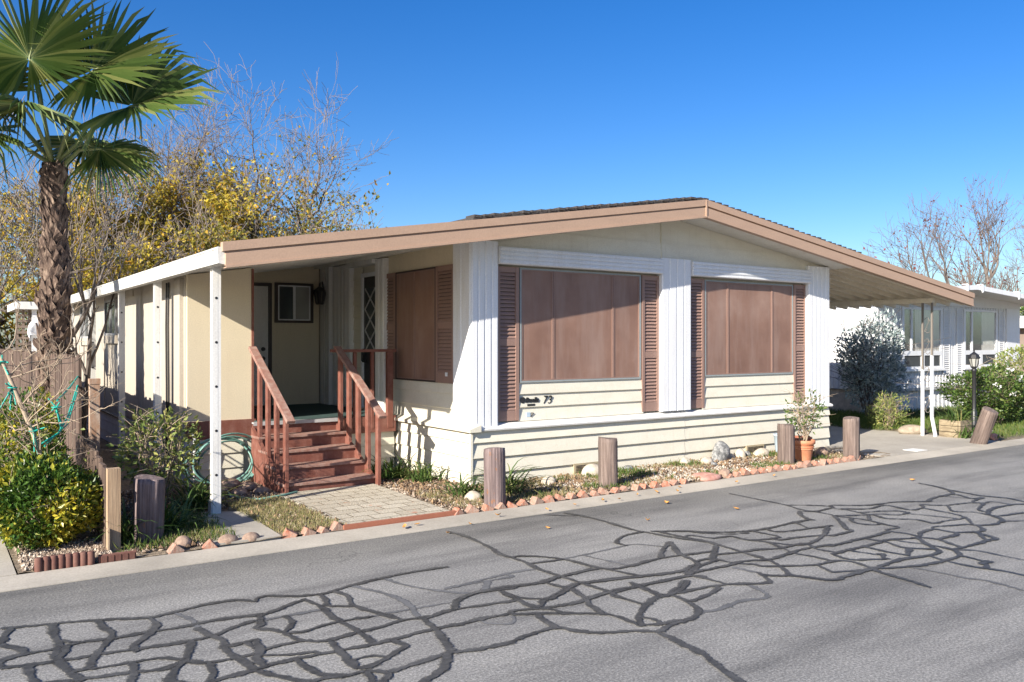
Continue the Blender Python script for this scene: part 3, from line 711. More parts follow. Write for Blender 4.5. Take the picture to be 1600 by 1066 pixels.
# window sill ledge
g = MB(); g.extr([(8.715,.705),(8.71,.725),(8.72,.742),(8.86,.785),(8.86,.70)], 'x', 5.43, 9.12); g.extr([(8.717,.708),(8.714,.727),(8.724,.744),(8.86,.786),(8.86,.705)], 'x', 9.121, 12.70)
g.build('ledge', M['white_old'], H)
g = MB(); g.extr([(5.40,.70),(5.395,.735),(5.56,.79),(5.56,.70)], 'y', 8.69, 11.2); g.build('ledge', M['cream'], H)
# ribbed pilasters
def pilaster(x0, x1, z0, z1, n, yf=8.76):
    g = MB(); g.box(x0, yf+.012, z0, x1, 8.88, z1)
    wdt = (x1-x0)/n
    for i in range(n):
        a = x0+i*wdt; g.extr([(a+.004, yf+.014), (a+.018, yf), (a+wdt-.018, yf), (a+wdt-.004, yf+.014)], 'z', z0+.001, z1-.001)
    return g
def pil_side(y0, y1, z0, z1, n, xf=5.45, mb=None):
    g = mb or MB(); g.box(xf+.012, y0, z0, 5.57, y1, z1)
    wdt = (y1-y0)/n
    for i in range(n):
        a = y0+i*wdt; g.extr([(xf+.014, a+.004), (xf, a+.018), (xf, a+wdt-.018), (xf+.014, a+wdt-.004)], 'z', z0+.001, z1-.001)
    return g
g = pilaster(5.464, 5.86, .752, 3.06, 4); pil_side(8.778, 9.2, .752, 3.06, 2, mb=g); g.build('corner_post', M['white'], H)
pilaster(8.70, 9.30, .80, 3.02, 4).build('center_post', M['white'], H)
g = pilaster(12.10, 12.68, .752, 3.08, 5); g.build('corner_post', M['white'], H)
pil_side(11.17, 11.46, .775, 3.03, 2).build('door_post', M['white_old'], H)
pil_side(12.37, 13.05, .775, 3.03, 5).build('door_post', M['white_old'], H)
g = MB()
for i in range(4): g.box(5.40-.0, 13.08+.1*i, .775, 5.56, 13.16+.1*i, 3.08)
g.build('corner_moulding', M['white_old'], H)
# headers
def header(x0, x1):
    g = MB(); g.box(x0, 8.74, 2.785, x1, 8.84, 3.0)
    for z in (2.80, 2.855, 2.91, 2.965): g.extr([(8.742, z-.018), (8.724, z-.006), (8.724, z+.02), (8.742, z+.026)], 'x', x0+.002, x1-.002)
    g.build('header', M['white'], H)
header(5.865, 8.69); header(9.31, 12.13)
g = MB(); g.box(5.40, 11.45, 2.97, 5.56, 12.40, 3.05); g.build('header', M['white_old'], H)

def mapper(axis, plane):
    return (lambda u, n, z: (u, plane+n, z)) if axis == 'x' else (lambda u, n, z: (plane+n, u, z))
def bx(g, P, u0, n0, z0, u1, n1, z1, m=0):
    a = P(u0, n0, z0); b = P(u1, n1, z1); g.box(a[0], a[1], a[2], b[0], b[1], b[2], m)
def shutter(parent, axis, u0, u1, z0, z1, plane, mid=None):
    P = mapper(axis, plane); g = MB(); t = .035; fw = .05
    bx(g, P, u0, -t, z0, u0+fw, 0, z1); bx(g, P, u1-fw, -t, z0, u1, 0, z1)
    a, b = u0+fw, u1-fw
    mid = mid or z0+(z1-z0)*.5
    zb = z0+.13
    for zz, hh in ((z0, .13), (z1-.07, .07), (mid-.045, .09)): bx(g, P, a+.001, -t+.004, zz, b-.001, -.001, zz+hh)
    bx(g, P, a, -.006, z0+.05, b, -.001, z1-.03, 1)
    pitch = .047
    for lo, hi in ((zb, mid-.045), (mid+.045, z1-.07)):
        n = int((hi-lo)/pitch)
        for i in range(n):
            z = lo+(hi-lo)*(i+.5)/n
            poly = [(-t+.007, z-.021), (-t+.007, z-.013), (-.009, z+.022), (-.009, z+.014)]
            if axis == 'x': g.extr([(plane+p, q) for p, q in poly], 'x', a+.001, b-.001)
            else: g.extr([(plane+p, q) for p, q in poly], 'y', a+.001, b-.001)
    return g.build('shutter', [M['brown'], M['brown_dark']], parent)
def screen_window(parent, axis, u0, u1, z0, z1, mulls, plane, m=None, fm='steel_trim'):
    P = mapper(axis, plane); g = MB(); f = .022
    bx(g, P, u0, -.03, z0, u0+f, 0, z1); bx(g, P, u1-f, -.03, z0, u1, 0, z1)
    bx(g, P, u0+f, -.03, z0, u1-f, 0, z0+f); bx(g, P, u0+f, -.03, z1-f, u1-f, 0, z1)
    fr = g.build('window', M[fm], parent)
    edges = [u0+f]+mulls+[u1-f]
    for a, b in zip(edges[:-1], edges[1:]):
        g = MB(); a += .004; b -= .004; k = .016
        bx(g, P, a, -.026, z0+f+.002, a+k, -.004, z1-f-.002, 1); bx(g, P, b-k, -.026, z0+f+.002, b, -.004, z1-f-.002, 1)
        bx(g, P, a+k, -.026, z0+f+.002, b-k, -.004, z0+f+k, 1); bx(g, P, a+k, -.026, z1-f-k, b-k, -.004, z1-f-.002, 1)
        bx(g, P, a+k, -.018, z0+f+k, b-k, -.008, z1-f-k)
        g.build('screen', [M['screen'], M['brown']], fr)
    return fr
shutter(H, 'x', 5.88, 6.22, .80, 2.76, 8.86, 1.80); shutter(H, 'x', 8.37, 8.71, .81, 2.76, 8.86, 1.62)
shutter(H, 'x', 9.30, 9.65, .81, 2.76, 8.86, 1.62); shutter(H, 'x', 11.80, 12.12, .81, 2.76, 8.86, 1.70)
screen_window(H, 'x', 6.24, 8.35, 1.28, 2.76, [6.78, 7.83], 8.862); screen_window(H, 'x', 9.67, 11.78, 1.28, 2.75, [10.19, 11.25], 8.862)
shutter(H, 'y', 9.26, 9.72, 1.27, 2.80, 5.535, 2.02); shutter(H, 'y', 10.90, 11.32, 1.27, 2.80, 5.535, 2.02)
screen_window(H, 'y', 9.73, 10.89, 1.27, 2.80, [10.34], 5.535, fm='brown_dark')
# small white stickers
g = MB(); g.box(5.494, 9.40, 1.36, 5.498, 9.46, 1.41); g.build('sticker', M['sticker'], H)
# storm door
DR = MB()
DR.box(5.50, 11.42, .79, 5.56, 11.48, 2.86); DR.box(5.50, 12.0, .79, 5.56, 12.06, 2.86); DR.box(5.50, 11.48, 2.80, 5.56, 12.0, 2.86)
dr = DR.build('door', M['white'], H)
g = MB(); g.box(5.528, 11.483, .80, 5.55, 11.997, 2.797); g.build('leaf', M['black'], dr)
g = MB(); g.box(5.518, 11.56, 1.66, 5.53, 11.92, 2.62)
g.build('pane', M['glass'], dr)
g = MB()
for k in range(3):
    z = 1.66+k*.32
    g.beam((5.512, 11.56, z), (5.512, 11.92, z+.32), .012, .018); g.beam((5.508, 11.92, z), (5.508, 11.56, z+.32), .012, .018)
g.build('lattice', M['iron'], dr)
g = MB(); g.tube([(5.49, 11.95, 1.50), (5.47, 11.95, 1.52), (5.47, 11.95, 1.66), (5.49, 11.95, 1.68)], .013); g.box(5.495, 11.93, 1.49, 5.53, 11.975, 1.70); g.build('handle', M['black'], dr)
# roof
def slope_slab(mb, x0, x1, lo, hi, y0, y1, m=0):
    xs = [x0]+([RX] if x0 < RX < x1 else [])+[x1]
    for a, b in zip(xs[:-1], xs[1:]):
        mb.extr([(a, zs(a)+lo), (b, zs(b)+lo), (b, zs(b)+hi), (a, zs(a)+hi)], 'y', y0, y1, m)
g = MB(); slope_slab(g, 5.30, 12.86, .012, .20, 8.345, 26.4); g.build('soffit', M['soffit'], H)
g = MB(); slope_slab(g, 5.24, 12.95, .202, .272, 8.36, 26.5); 
for k in range(60):
    y = 8.37+k*.3
    for sgn in (0, 1):
        pass
for i in range(56):
    u = i/55; x = 5.3+u*7.6; 
    if abs(x-RX) < .08: continue
    g.box(x-.05, 8.35+random.uniform(-.012, .008), zs(x)+.255, x+.05, 8.55, zs(x)+.283+random.uniform(-.003, .006))
rf = g.build('roof', M['shingle'], H)
fa = MB()
def fstrip(lo, hi, y0, y1, xl=2.36, xr=16.5): slope_slab(fa, xl, xr, lo, hi, y0, y1)
fstrip(.135, .225, 8.255, 8.338, 2.33, 16.53); fstrip(.11, .137, 8.288, 8.336); fstrip(-.018, .112, 8.262, 8.336); fstrip(-.03, -.006, 8.252, 8.334)
fa.box(RX-.012, 8.249, zs(RX)-.03, RX+.012, 8.262, zs(RX)+.215)
fa.build('fascia', M['fascia'], H)
# awnings either side
g = MB(); slope_slab(g, 2.38, 5.29, .10, .165, 8.34, 23)
for i in range(50):
    y = 8.5+i*.29; g.beam((2.40, y, zs(2.40)+.085), (5.28, y, zs(5.28)+.085), .05, .05)
aw = g.build('porch_awning', M['soffit'], H)
g = MB(); g.extr([(2.36, 2.555), (2.30, 2.565), (2.29, 2.71), (2.30, 2.725), (2.36, 2.715)], 'y', 8.30, 23.0); g.box(2.285, 8.31, 2.70, 2.30, 23, 2.72)
g.build('gutter', M['gutter'], aw)
for y, dz in ((8.80, .03), (11.46, .02), (13.90, .02), (16.62, .02), (19.4, .02)):
    g = MB(); x = 2.41; z1 = zs(2.41)+.09; z1 = 2.62
    g.box(x-.012, y-.045, dz, x+.012, y+.045, z1); g.box(x-.042, y-.044, dz+.002, x-.013, y-.034, z1-.002); g.box(x-.042, y+.034, dz+.002, x-.013, y+.044, z1-.002)
    g.box(x+.013, y-.044, dz+.002, x+.042, y-.034, z1-.002); g.box(x+.013, y+.034, dz+.002, x+.042, y+.044, z1-.002)
    po = g.build('awning_post', M['white_old'], H)
    g = MB(); g.box(x-.06, y-.055, dz, x-.043, y+.055, dz+.16); g.box(x-.1, y-.055, dz-.002, x-.0601, y+.055, dz+.02); g.build('foot_bracket', M['iron'], po)
    for k in range(5):
        g = MB(); g.tube([(x-.005-.0, y-.047, .45+.45*k), (x-.005, y-.0445, .45+.45*k)], .014, 8); g.build('slot', M['black'], po)
g = MB(); slope_slab(g, 12.87, 16.49, .06, .10, 8.34, 17)
for i in range(31):
    y = 8.44+i*.28; g.beam((12.88, y, zs(12.88)+.025), (16.46, y, zs(16.46)+.025), .055, .07)
    g.beam((12.88, y+.14, zs(12.88)+.052), (16.46, y+.14, zs(16.46)+.052), .03, .02)
cp = g.build('carport_awning', M['pan'], H)
g = MB(); g.box(15.45, 8.5, 2.545, 15.55, 17, 2.625); g.build('beam', M['pan'], cp)
# wrought iron carport posts: carport shade painted into the dark upper half, white lower half
for y0 in (8.62, 13.2):
    pp = MB()
    for q, (yy, lean) in enumerate(((y0+.09, 0), (y0-.09, .0))):
        pp.box(15.485, yy-.016, .9+.28*q, 15.517, yy+.016, 2.545, 0); 
        if q == 0: pp.box(15.478, yy-.023, .034, 15.524, yy+.023, 1.28, 1)
        else: pp.beam((15.50, yy-.07, .034), (15.50, yy-.0, .4), .046, .046, 1, (1, 0, 0)); pp.box(15.478, yy-.023, .39, 15.524, yy+.023, 1.55, 1)
    ps = pp.build('carport_post', [M['iron_shaded'], M['white']], H)
    sc = MB()
    for zc in (2.12, 1.72, 1.2, .62):
        for sg in (1, -1):
            pts = []
            for k in range(15):
                a = k/14*1.5*PI; r = .055*(1-k/22)
                pts.append((15.50, y0+sg*(r*math.cos(a)*.9), zc+sg*(.10-.0)+r*math.sin(a)*sg))
            sc.tube(pts, .006, 5)
        sc.tube([(15.50, y0-.06, zc+.12), (15.50, y0, zc), (15.50, y0+.06, zc-.12)], .006, 5)
    sc.build('scrollwork', M['iron_shaded'], ps)
# crawl-space vents
for x0, x1 in ((7.05, 7.47), (10.5, 10.92)):
    v = MB(); v.box(x0, 8.735, .01, x1, 8.78, .185)
    vo = v.build('vent', M['vent'], H)
    v = MB()
    for i in range(3):
        for j in range(7):
            a = x0+.03+i*(x1-x0-.05)/3; v.box(a, 8.728, .03+j*.02, a+(x1-x0-.09)/3, 8.736, .038+j*.02)
    v.build('grille', M['brown_dark'], vo)

# lettering
def text_part(name, s, size, loc, m, parent, shear=0, thick=.006, rotz=0, roll=0, bold=0):
    cu = bpy.data.curves.new(name, 'FONT'); cu.body = s; cu.size = size; cu.extrude = thick; cu.shear = shear; cu.offset = bold; cu.resolution_u = 3
    t = bpy.data.objects.new(name, cu); COL.objects.link(t)
    dg = bpy.context.evaluated_depsgraph_get(); me = bpy.data.meshes.new_from_object(t.evaluated_get(dg))
    bpy.data.objects.remove(t); me.materials.clear(); me.materials.append(m)
    o = link_mesh(name, me, parent); o.location = Vector(loc)-origin_of(parent)
    o.rotation_euler = (math.radians(90), roll, rotz); return o
text_part('house_number', '73', .155, (6.60, 8.838, .995), M['black'], H, .22, .006, 0, 0, -.001)
npl = MB(); npl.lathe([(.042, -.004), (.042, .004)], (0, 0, 0), 16)
npl.v = [(6.285+x, 8.838+z, 1.055+y) for x, y, z in npl.v]
emb = npl.build('name_badge', M['black'], H)
text_part('lettering', 'Buella', .088, (6.325, 8.836, 1.025), M['black'], emb, .25, .006, 0, 0, .0025)
g = MB(); g.box(6.355, 8.830, .975, 6.475, 8.842, 1.003); g.build('bar', M['black'], emb)
g = MB(); g.box(6.345, 8.834, .835, 6.405, 8.842, .895); g.build('sticker', M['pail'], H)
text_part('fallen_digit', '7', .085, (6.398, 8.832, .836), M['black'], H, .2, .004, 0, .15, 0)
# back wall of the porch nook with white door and window
g = MB(); g.extr([(3.5, .76), (5.40, .76), (5.40, zs(5.4)+.08), (3.5, zs(3.5)+.08)], 'y', 13.5, 13.6); g.build('nook_wall', M['tan'], H)
dm = MB(); dm.box(4.53, 13.47, .78, 4.585, 13.5, 2.76); dm.box(3.60, 13.47, .78, 3.655, 13.5, 2.76); dm.box(3.6551, 13.47, 2.71, 4.5299, 13.5, 2.76)
nd = dm.build('door', M['brown_dark'], H)
g = MB(); g.box(3.66, 13.482, .785, 4.525, 13.499, 2.705); g.build('leaf', M['white_old'], nd)
for z in (1.69, 1.54):
    g = MB(); g.lathe([(.03, 0), (.034, .01), (.02, .02), (.03, .045), (.022, .06)], (0, 0, 0), 12)
    g.v = [(4.44+x, 13.482-q, z+y) for x, y, q in g.v]; g.build('knob', M['black'], nd)
wm = MB(); x0, x1, z0, z1 = 4.635, 5.285, 2.12, 2.775
for a in ((x0, z0, x0+.05, z1), (x1-.05, z0, x1, z1), (x0+.05, z0, x1-.05, z0+.04), (x0+.05, z1-.04, x1-.05, z1)): wm.box(a[0], 13.46, a[1], a[2], 13.5, a[3])
nw = wm.build('window', M['brown_dark'], H)
g = MB(); a, b, c, d = x0+.05, x1-.05, z0+.04, z1-.04
for q in ((a, c, a+.02, d), (b-.02, c, b, d), (a+.02, c, b-.02, c+.02), (a+.02, d-.02, b-.02, d), ((a+b)/2-.02, c+.02, (a+b)/2+.02, d-.02)): g.box(q[0], 13.466, q[1], q[2], 13.495, q[3])
g.build('frame', M['white'], nw)
g = MB(); g.box(a+.02, 13.48, c+.02, (a+b)/2-.02, 13.49, d-.02); g.build('pane', M['glass'], nw)
g = MB(); g.box((a+b)/2+.02, 13.478, c+.02, b-.02, 13.488, d-.02); g.build('pane', M['glass_grey'], nw)

# ------------------------------------------------------------------ storage room under the porch awning
S = thing('storage_room', 'beige storage room running back under the white awning left of the porch', 'storage room', (2.7, 11, 0))
g = MB(); g.extr([(2.665, .80), (3.47, .80), (3.47, zs(3.47)+.05), (2.665, zs(2.665)+.05)], 'y', 11.0, 11.08); g.build('front_wall', M['tan'], S)
g = MB(); g.box(3.472, 10.985, .80, 3.50, 11.1, zs(3.48)+.04); g.build('trim', M['red'], S)
g = MB(); g.box(2.66, 10.975, .57, 3.52, 11.07, .80); g.build('base_board', M['red'], S)
g = MB(); lap(g, 'x', 2.68, 3.36, [.57, .38, .19, 0], 10.995); g.box(2.68, 11.01, 0, 3.5, 11.06, .57); g.build('skirting', M['cream'], S)
g = MB(); g.box(3.42, 11.101, .57, 3.499, 13.5, zs(3.45)+.06); g.build('inner_wall', M['tan'], S)
g = MB(); g.box(2.66, 11.09, .57, 2.76, 24, 2.70)
for y in (11.62, 13.69, 14.35, 15.02, 16.95, 18.2, 20.1, 21.4): g.box(2.645, y-.02, .57, 2.66, y+.02, 2.62)
g.box(2.64, 13.72, .60, 2.659, 15.0, 2.52)
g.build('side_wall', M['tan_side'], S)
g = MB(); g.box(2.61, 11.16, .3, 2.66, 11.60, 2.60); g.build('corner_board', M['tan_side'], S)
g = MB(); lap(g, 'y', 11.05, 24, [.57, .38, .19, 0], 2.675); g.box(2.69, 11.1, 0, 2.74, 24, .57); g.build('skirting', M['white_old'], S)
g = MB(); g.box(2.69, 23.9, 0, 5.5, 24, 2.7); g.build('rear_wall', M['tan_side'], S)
for y0, y1, z0, z1 in ((15.7, 16.8, 1.92, 2.55), (18.6, 19.8, 1.88, 2.55)):
    P = mapper('y', 2.66); g = MB()
    for q in ((y0, z0, y0+.05, z1), (y1-.05, z0, y1, z1), (y0+.05, z0, y1-.05, z0+.04), (y0+.05, z1-.04, y1-.05, z1), ((y0+y1)/2-.02, z0+.04, (y0+y1)/2+.02, z1-.04)): bx(g, P, q[0], -.04, q[1], q[2], 0, q[3])
    wf = g.build('window', M['iron'], S)
    for a, b in ((y0+.05, (y0+y1)/2-.02), ((y0+y1)/2+.02, y1-.05)):
        g = MB(); bx(g, P, a, -.02, z0+.04, b, -.01, z1-.04); g.build('pane', M['glass'], wf)
    g = MB(); bx(g, P, y0-.05, -.05, z0-.14, y1+.05, 0, z0-.002); g.build('sill', M['tan_side'], wf)
g = MB()
for y in (11.88, 12.0): g.tube([(2.64, y, .25), (2.64, y, 1.2), (2.635, y+.01, 2.0), (2.64, y, 2.6)], .012, 6)
g.tube([(2.63, 11.9, .56), (2.62, 13.5, .50), (2.62, 15, .53), (2.63, 17, .55), (2.63, 19, .56)], .022, 6)
g.build('conduit', M['black'], S)

# ------------------------------------------------------------------ porch steps and deck
D = thing('porch_steps', 'redwood stained porch steps with wooden handrails leading to green carpeted deck', 'porch', (4.0, 9.5, 0))
SX0, SX1 = 3.40, 4.55; RI = .155; TR = .30; Y0 = 9.52
for k in range(5):
    y = Y0+TR*k; zt = .035+RI*k if k == 0 else RI*k+.03
    g = MB(); g.box(SX0, y, RI*k-.002 if k else .0, SX1, y+.025, RI*(k+1)-.032); g.build('riser', M['red'], D, .003)
    if k < 4:
        g = MB(); g.box(SX0-.03, y-.025, RI*(k+1)-.03, SX1+.03, y+.15, RI*(k+1)); g.box(SX0-.03, y+.156, RI*(k+1)-.03, SX1+.03, y+TR+.0, RI*(k+1)-.001); g.build('tread', M['red_tread'], D, .004)
for x in (SX0-.02, SX1-.02):
    g = MB(); g.extr([(Y0+.03, 0), (Y0+.03, RI-.035), (Y0+TR*4, RI*5-.06), (Y0+TR*4, 0)], 'x', x, x+.039)
    g.build('stringer', M['red'], D)
g = MB(); g.box(3.50, 10.73, .735, 5.44, 13.5, .775); g.build('deck', M['carpet'], D)
g = MB(); g.box(SX0, 10.69, .757, SX1, 10.76, .7785); g.box(SX0, 10.684, .735, SX1, 10.6899, .7784); g.build('edge_strip', M['iron'], D)
g = MB(); g.box(SX1+.002, 10.70, .55, 5.42, 10.73, .772); g.build('rim_board', M['red'], D)
g = MB(); lap(g, 'x', SX1-.05, 5.42, [.55, .36, .18, -.01], 10.775); g.box(SX1-.1, 10.79, 0, 5.42, 10.83, .55); g.build('skirting', M['cream'], D)
g = MB(); g.box(3.50, 10.85, 0.05, 5.4, 13.4, .72); g.build('deck_base', M['brown_dark'], D)
sl_ = (1.66-.94)/(10.64-9.45)
for x, ys in ((SX0+.0, (9.51, 9.82, 10.13, 10.44)), (SX1-.0, (9.47, 9.76, 10.05, 10.34, 10.62))):
    for i, y in enumerate(ys):
        zt = .94+sl_*(y-9.45)-.02; zb = 0.02 if i == 0 else max(0.03, RI*(i+.0)-.06)
        g = MB(); g.box(x-.022, y-.042, zb, x+.022, y+.042, zt); g.build('baluster', M['red'], D, .004)
    g = MB(); g.beam((x, 9.34, .94+sl_*(9.34-9.45)+.012), (x, 10.74, .94+sl_*(10.74-9.45)+.012), .10, .042); g.build('handrail', M['red_tread'], D, .005)
for x in (4.80, 5.06, 5.33):
    g = MB(); g.box(x-.022 if x < 5.3 else x-.045, 10.695, .60, x+.022 if x < 5.3 else x+.045, 10.745 if x < 5.3 else 10.76, 1.665); g.build('baluster', M['red'], D, .004)
g = MB(); g.box(4.46, 10.67, 1.665, 5.41, 10.77, 1.705); g.build('handrail', M['red'], D, .004)

# ------------------------------------------------------------------ things on and beside the house
L = thing('wall_lantern', 'small black lantern hanging on the white moulding beside the porch window', 'lantern', (5.36, 13.2, 2.5))
g = MB(); g.lathe([(.06, 2.42), (.075, 2.44), (.105, 2.63), (.11, 2.65), (.02, 2.72), (.012, 2.78)], (5.30, 13.22, 0), 6, smooth=False); g.build('cage', M['black'], L)
g = MB(); g.tube([(5.39, 13.22, 2.60), (5.34, 13.22, 2.80), (5.30, 13.22, 2.77)], .012, 6); g.build('bracket', M['black'], L)
g = MB(); 
for k in range(6):
    a = k*PI/3+.5; g.tube([(5.30+.1*math.cos(a), 13.22+.1*math.sin(a), 2.63), (5.30+.066*math.cos(a), 13.22+.066*math.sin(a), 2.45)], .007, 5)
g.build('glazing_bar', M['brass'], L)
# hose on its hanger
h = MB(); c = Vector((3.00, 10.72, .33))
for k in range(6):
    r = .36+.035*math.sin(k*2.1); tl = random.uniform(-.12, .12); off = Vector((random.uniform(-.05, .12), -.03*k+.05, random.uniform(-.05, .03)))
    pts = []
    for j in range(29):
        a = 2*PI*j/28+k*.4
        pts.append(c+off+Vector((r*1.12*math.cos(a), tl*math.cos(a+k)+.05*math.sin(2*a), max(-.27, r*.82*math.sin(a)))))
    h.tube(pts, .0125, 6, cap=False)
h.tube([c+Vector((.3, -.1, -.2)), c+Vector((.1, -.3, -.28)), (2.9, 10.1, .06), (2.8, 9.6, .06), (3.0, 9.25, .065), (3.3, 9.3, .075), (3.5, 9.42, .075)], .0125, 6)
tag(h.build('garden_hose', M['hose'], loc=(3.0, 10.72, 0)), 'green garden hose coiled in loops against the skirting left of the steps', 'hose')
p = MB(); p.tube([(2.72, 10.86, .03), (2.72, 10.86, .60), (2.70, 10.92, .66), (2.68, 11.0, .66)], .02, 8); p.lathe([(.028, .24), (.028, .30)], (2.72, 10.86, 0), 8); p.tube([(2.72, 10.86, .27), (2.72, 10.78, .27)], .018, 6)
tag(p.build('water_pipe', M['iron'], loc=(2.72, 10.86, 0)), 'grey upright water pipe with elbow at storage room corner', 'pipe')

def rough_post(name, label, x, y, r, h, m, tilt=(0, 0), group=None, seed=1, z0=.02):
    rr = random.Random(seed); n = 64; prof = [rr.uniform(-1, 1) for _ in range(n)]
    deep = {rr.randrange(n): rr.uniform(.03, .08) for _ in range(9)}
    V = []; F = []; K = 13
    for i in range(K):
        u = i/(K-1); z = h*u
        for j in range(n):
            a = 2*PI*j/n
            q = r*(1+.028*prof[j]+.012*math.sin(3*a+seed)+.008*rr.uniform(-1, 1)-deep.get(j, 0)*(.6+.4*math.sin(u*5+j)))
            if i == K-1: q *= .965
            zz = z+(.006*math.sin(a*2+seed)+.012*math.cos(a+seed) if i == K-1 else 0)
            V.append((q*math.cos(a), q*math.sin(a), zz-.06*(i == 0)))
    V.append((0, 0, h-.006)); 
    F = [(i*n+j, i*n+(j+1) % n, (i+1)*n+(j+1) % n, (i+1)*n+j) for i in range(K-1) for j in range(n)]
    me = bpy.data.meshes.new(name); me.from_pydata(V, [], F+[((K-1)*n+j, (K-1)*n+(j+1) % n, len(V)-1) for j in range(n)])
    me.materials.append(m); me.polygons.foreach_set('use_smooth', [i < len(F) for i in range(len(me.polygons))]); me.update()
    o = link_mesh(name, me, None, (x, y, z0)); o.rotation_euler = (tilt[0], tilt[1], rr.uniform(0, 6))
    return tag(o, label, 'bollard', group)
BG = 'short timber bollards along the kerb'
rough_post('bollard', 'thick purplish timber bollard beside the fence end under the rose bush', 1.60, 7.98, .128, .58, M['bollard'], (0, .03), BG, 3)
rough_post('bollard', 'timber bollard with rusty stains in front of the strappy plant at the house corner', 5.02, 7.58, .117, .64, M['bollard'], (0, .01), BG, 4)
rough_post('bollard', 'timber bollard between the low vent and the dark weedy patch below the large window', 6.78, 7.74, .118, .62, M['bollard_plain'], (0, .02), BG, 5)
rough_post('bollard', 'timber bollard standing directly left of the terracotta flower pot', 10.14, 7.72, .118, .60, M['bollard_plain'], (0, .01), BG, 6)
rough_post('bollard', 'upright timber bollard at the driveway corner right of the flower pot', 11.47, 7.56, .118, .64, M['bollard_plain'], (0, 0), BG, 7)
rough_post('bollard', 'leaning timber bollard tilted to the right beside the rose hedge', 15.12, 7.50, .13, .68, M['bollard_plain'], (-.12, .36), BG, 8, 0)

# pots
P_ = thing('flower_pot', 'ribbed terracotta flower pot holding a leggy shrub', 'flower pot', (10.62, 7.78, .04))
g = MB(); g.lathe([(.105, .04), (.11, .06), (.145, .30), (.165, .31), (.167, .36), (.15, .362), (.145, .33)], (10.62, 7.78, 0), 28); g.build('body', M['pot'], P_)
g = MB()
for z, r in ((.265, .147), (.235, .142)): g.lathe([(r-.004, z-.01), (r+.004, z-.004), (r+.004, z+.004), (r-.002, z+.01)], (10.62, 7.78, 0), 28)
g.build('rib', M['pot'], P_)
g = MB(); g.lathe([(.143, .325), (.143, .335)], (10.62, 7.78, 0), 20); g.build('soil', M['dirt'], P_)
g = MB(); g.lathe([(.15, .03), (.155, .05), (.165, .33), (.18, .335), (.18, .375), (.16, .375), (.155, .34)], (10.80, 7.98, 0), 24)
tag(g.build('flower_pot', M['pot_dark'], loc=(10.80, 7.98, .03)), 'darker brown pot half hidden behind the ribbed terracotta pot', 'flower pot')
g = MB(); g.lathe([(.10, .03), (.102, .04), (.135, .34), (.145, .345), (.145, .365), (.128, .365), (.12, .3)], (10.97, 8.42, 0), 24)
tag(g.build('bucket', M['pail'], loc=(10.97, 8.42, .03)), 'pale blue plastic bucket partly hidden behind the bollard near the pot', 'bucket')
# ------------------------------------------------------------------ fence
Fn = thing('wooden_fence', 'weathered brown board fence along the left garden boundary', 'fence', (1.25, 9.4, 0))
g = MB(); r0 = random.Random(5)
y = 10.42
while y < 25:
    wd = r0.uniform(.13, .16); g.box(1.365+r0.uniform(-.006, .006), y, .02, 1.392+r0.uniform(-.004, .008), y+wd-.006, 1.645+r0.uniform(-.03, .015)); y += wd
g.build('boards', M['fence'], Fn)
g = MB(); y = 7.86; 
for k in range(18):
    xx = 1.262+.006*k; zt = .72+.012*min(k, 5)+.002*k; g.box(xx-.026+r0.uniform(-.006, .006), y, .02, xx, y+.132, zt+r0.uniform(-.02, .012)); y += .14
g.build('low_boards', M['fence'], Fn)
g = MB(); g.beam((1.283, 7.86, .55), (1.387, 10.38, .55), .034, .085); g.build('rail', M['fence'], Fn)
for z in (1.2, .35):
    g = MB(); g.box(1.402, 10.42, z, 1.438, 25, z+.09); g.build('rail', M['fence'], Fn)
g = MB(); g.box(1.235, 7.735, 0, 1.335, 7.825, .735); g.box(1.228, 7.70, .02, 1.244, 7.734, .24); g.build('end_post', M['fence_new'], Fn)
g = MB(); g.box(1.45, 10.20, .02, 1.55, 10.29, 1.34); g.box(1.445, 10.195, 1.341, 1.555, 10.295, 1.40)
tag(g.build('gate_post', M['rust'], loc=(1.5, 10.24, 0)), 'rusty peeling post standing beside the tall fence boards', 'post')

# ------------------------------------------------------------------ edging, stones, leaves
EG = 'diagonal bricks of the bed edging'
def edging_brick(x, y, rz, sc, label, roll=PI/4):
    g = MB(); a, b, c = .115*sc, .055, .055*sc*1.1
    g.box(-.045, -.055*sc, -.055*sc, .045, .055*sc, .055*sc)
    R = Matrix.Rotation(rz, 4, 'Z') @ Matrix.Rotation(roll, 4, 'X') 
    g.v = [tuple(R @ Vector(v)) for v in g.v]
    o = g.build('edging_brick', M['brick_edge'], bevel=.006); o.location = (x, y, .032+rb.uniform(-.012, .006))
    return tag(o, label, 'brick', EG)
rb = random.Random(9)
def brick_row(xs, label):
    for x in xs:
        edging_brick(x+rb.uniform(-.02, .02), 7.475+rb.uniform(-.015, .02), PI/2+rb.uniform(-.4, .4), rb.uniform(.75, 1.08), label, PI/4+rb.uniform(-.3, .3))
brick_row([2.70, 2.86, 3.02, 3.17], 'tilted edging brick between the concrete slab and the paved path')
brick_row([4.50+.165*i for i in range(21)], 'tilted edging brick along the kerb between path and flat red stones')
brick_row([8.62+.17*i for i in range(18)], 'tilted edging brick along the kerb between red stones and driveway')
brick_row([1.72, 2.0], 'tilted reddish edging brick beside the purplish bollard')
g = MB(); g.box(3.22, 7.43, -.02, 4.45, 7.475, .072)
tag(g.build('brick_border', M['pot_dark'], loc=(3.8, 7.45, 0)), 'straight row of red bricks laid flat along the front of the paved path', 'brick border')
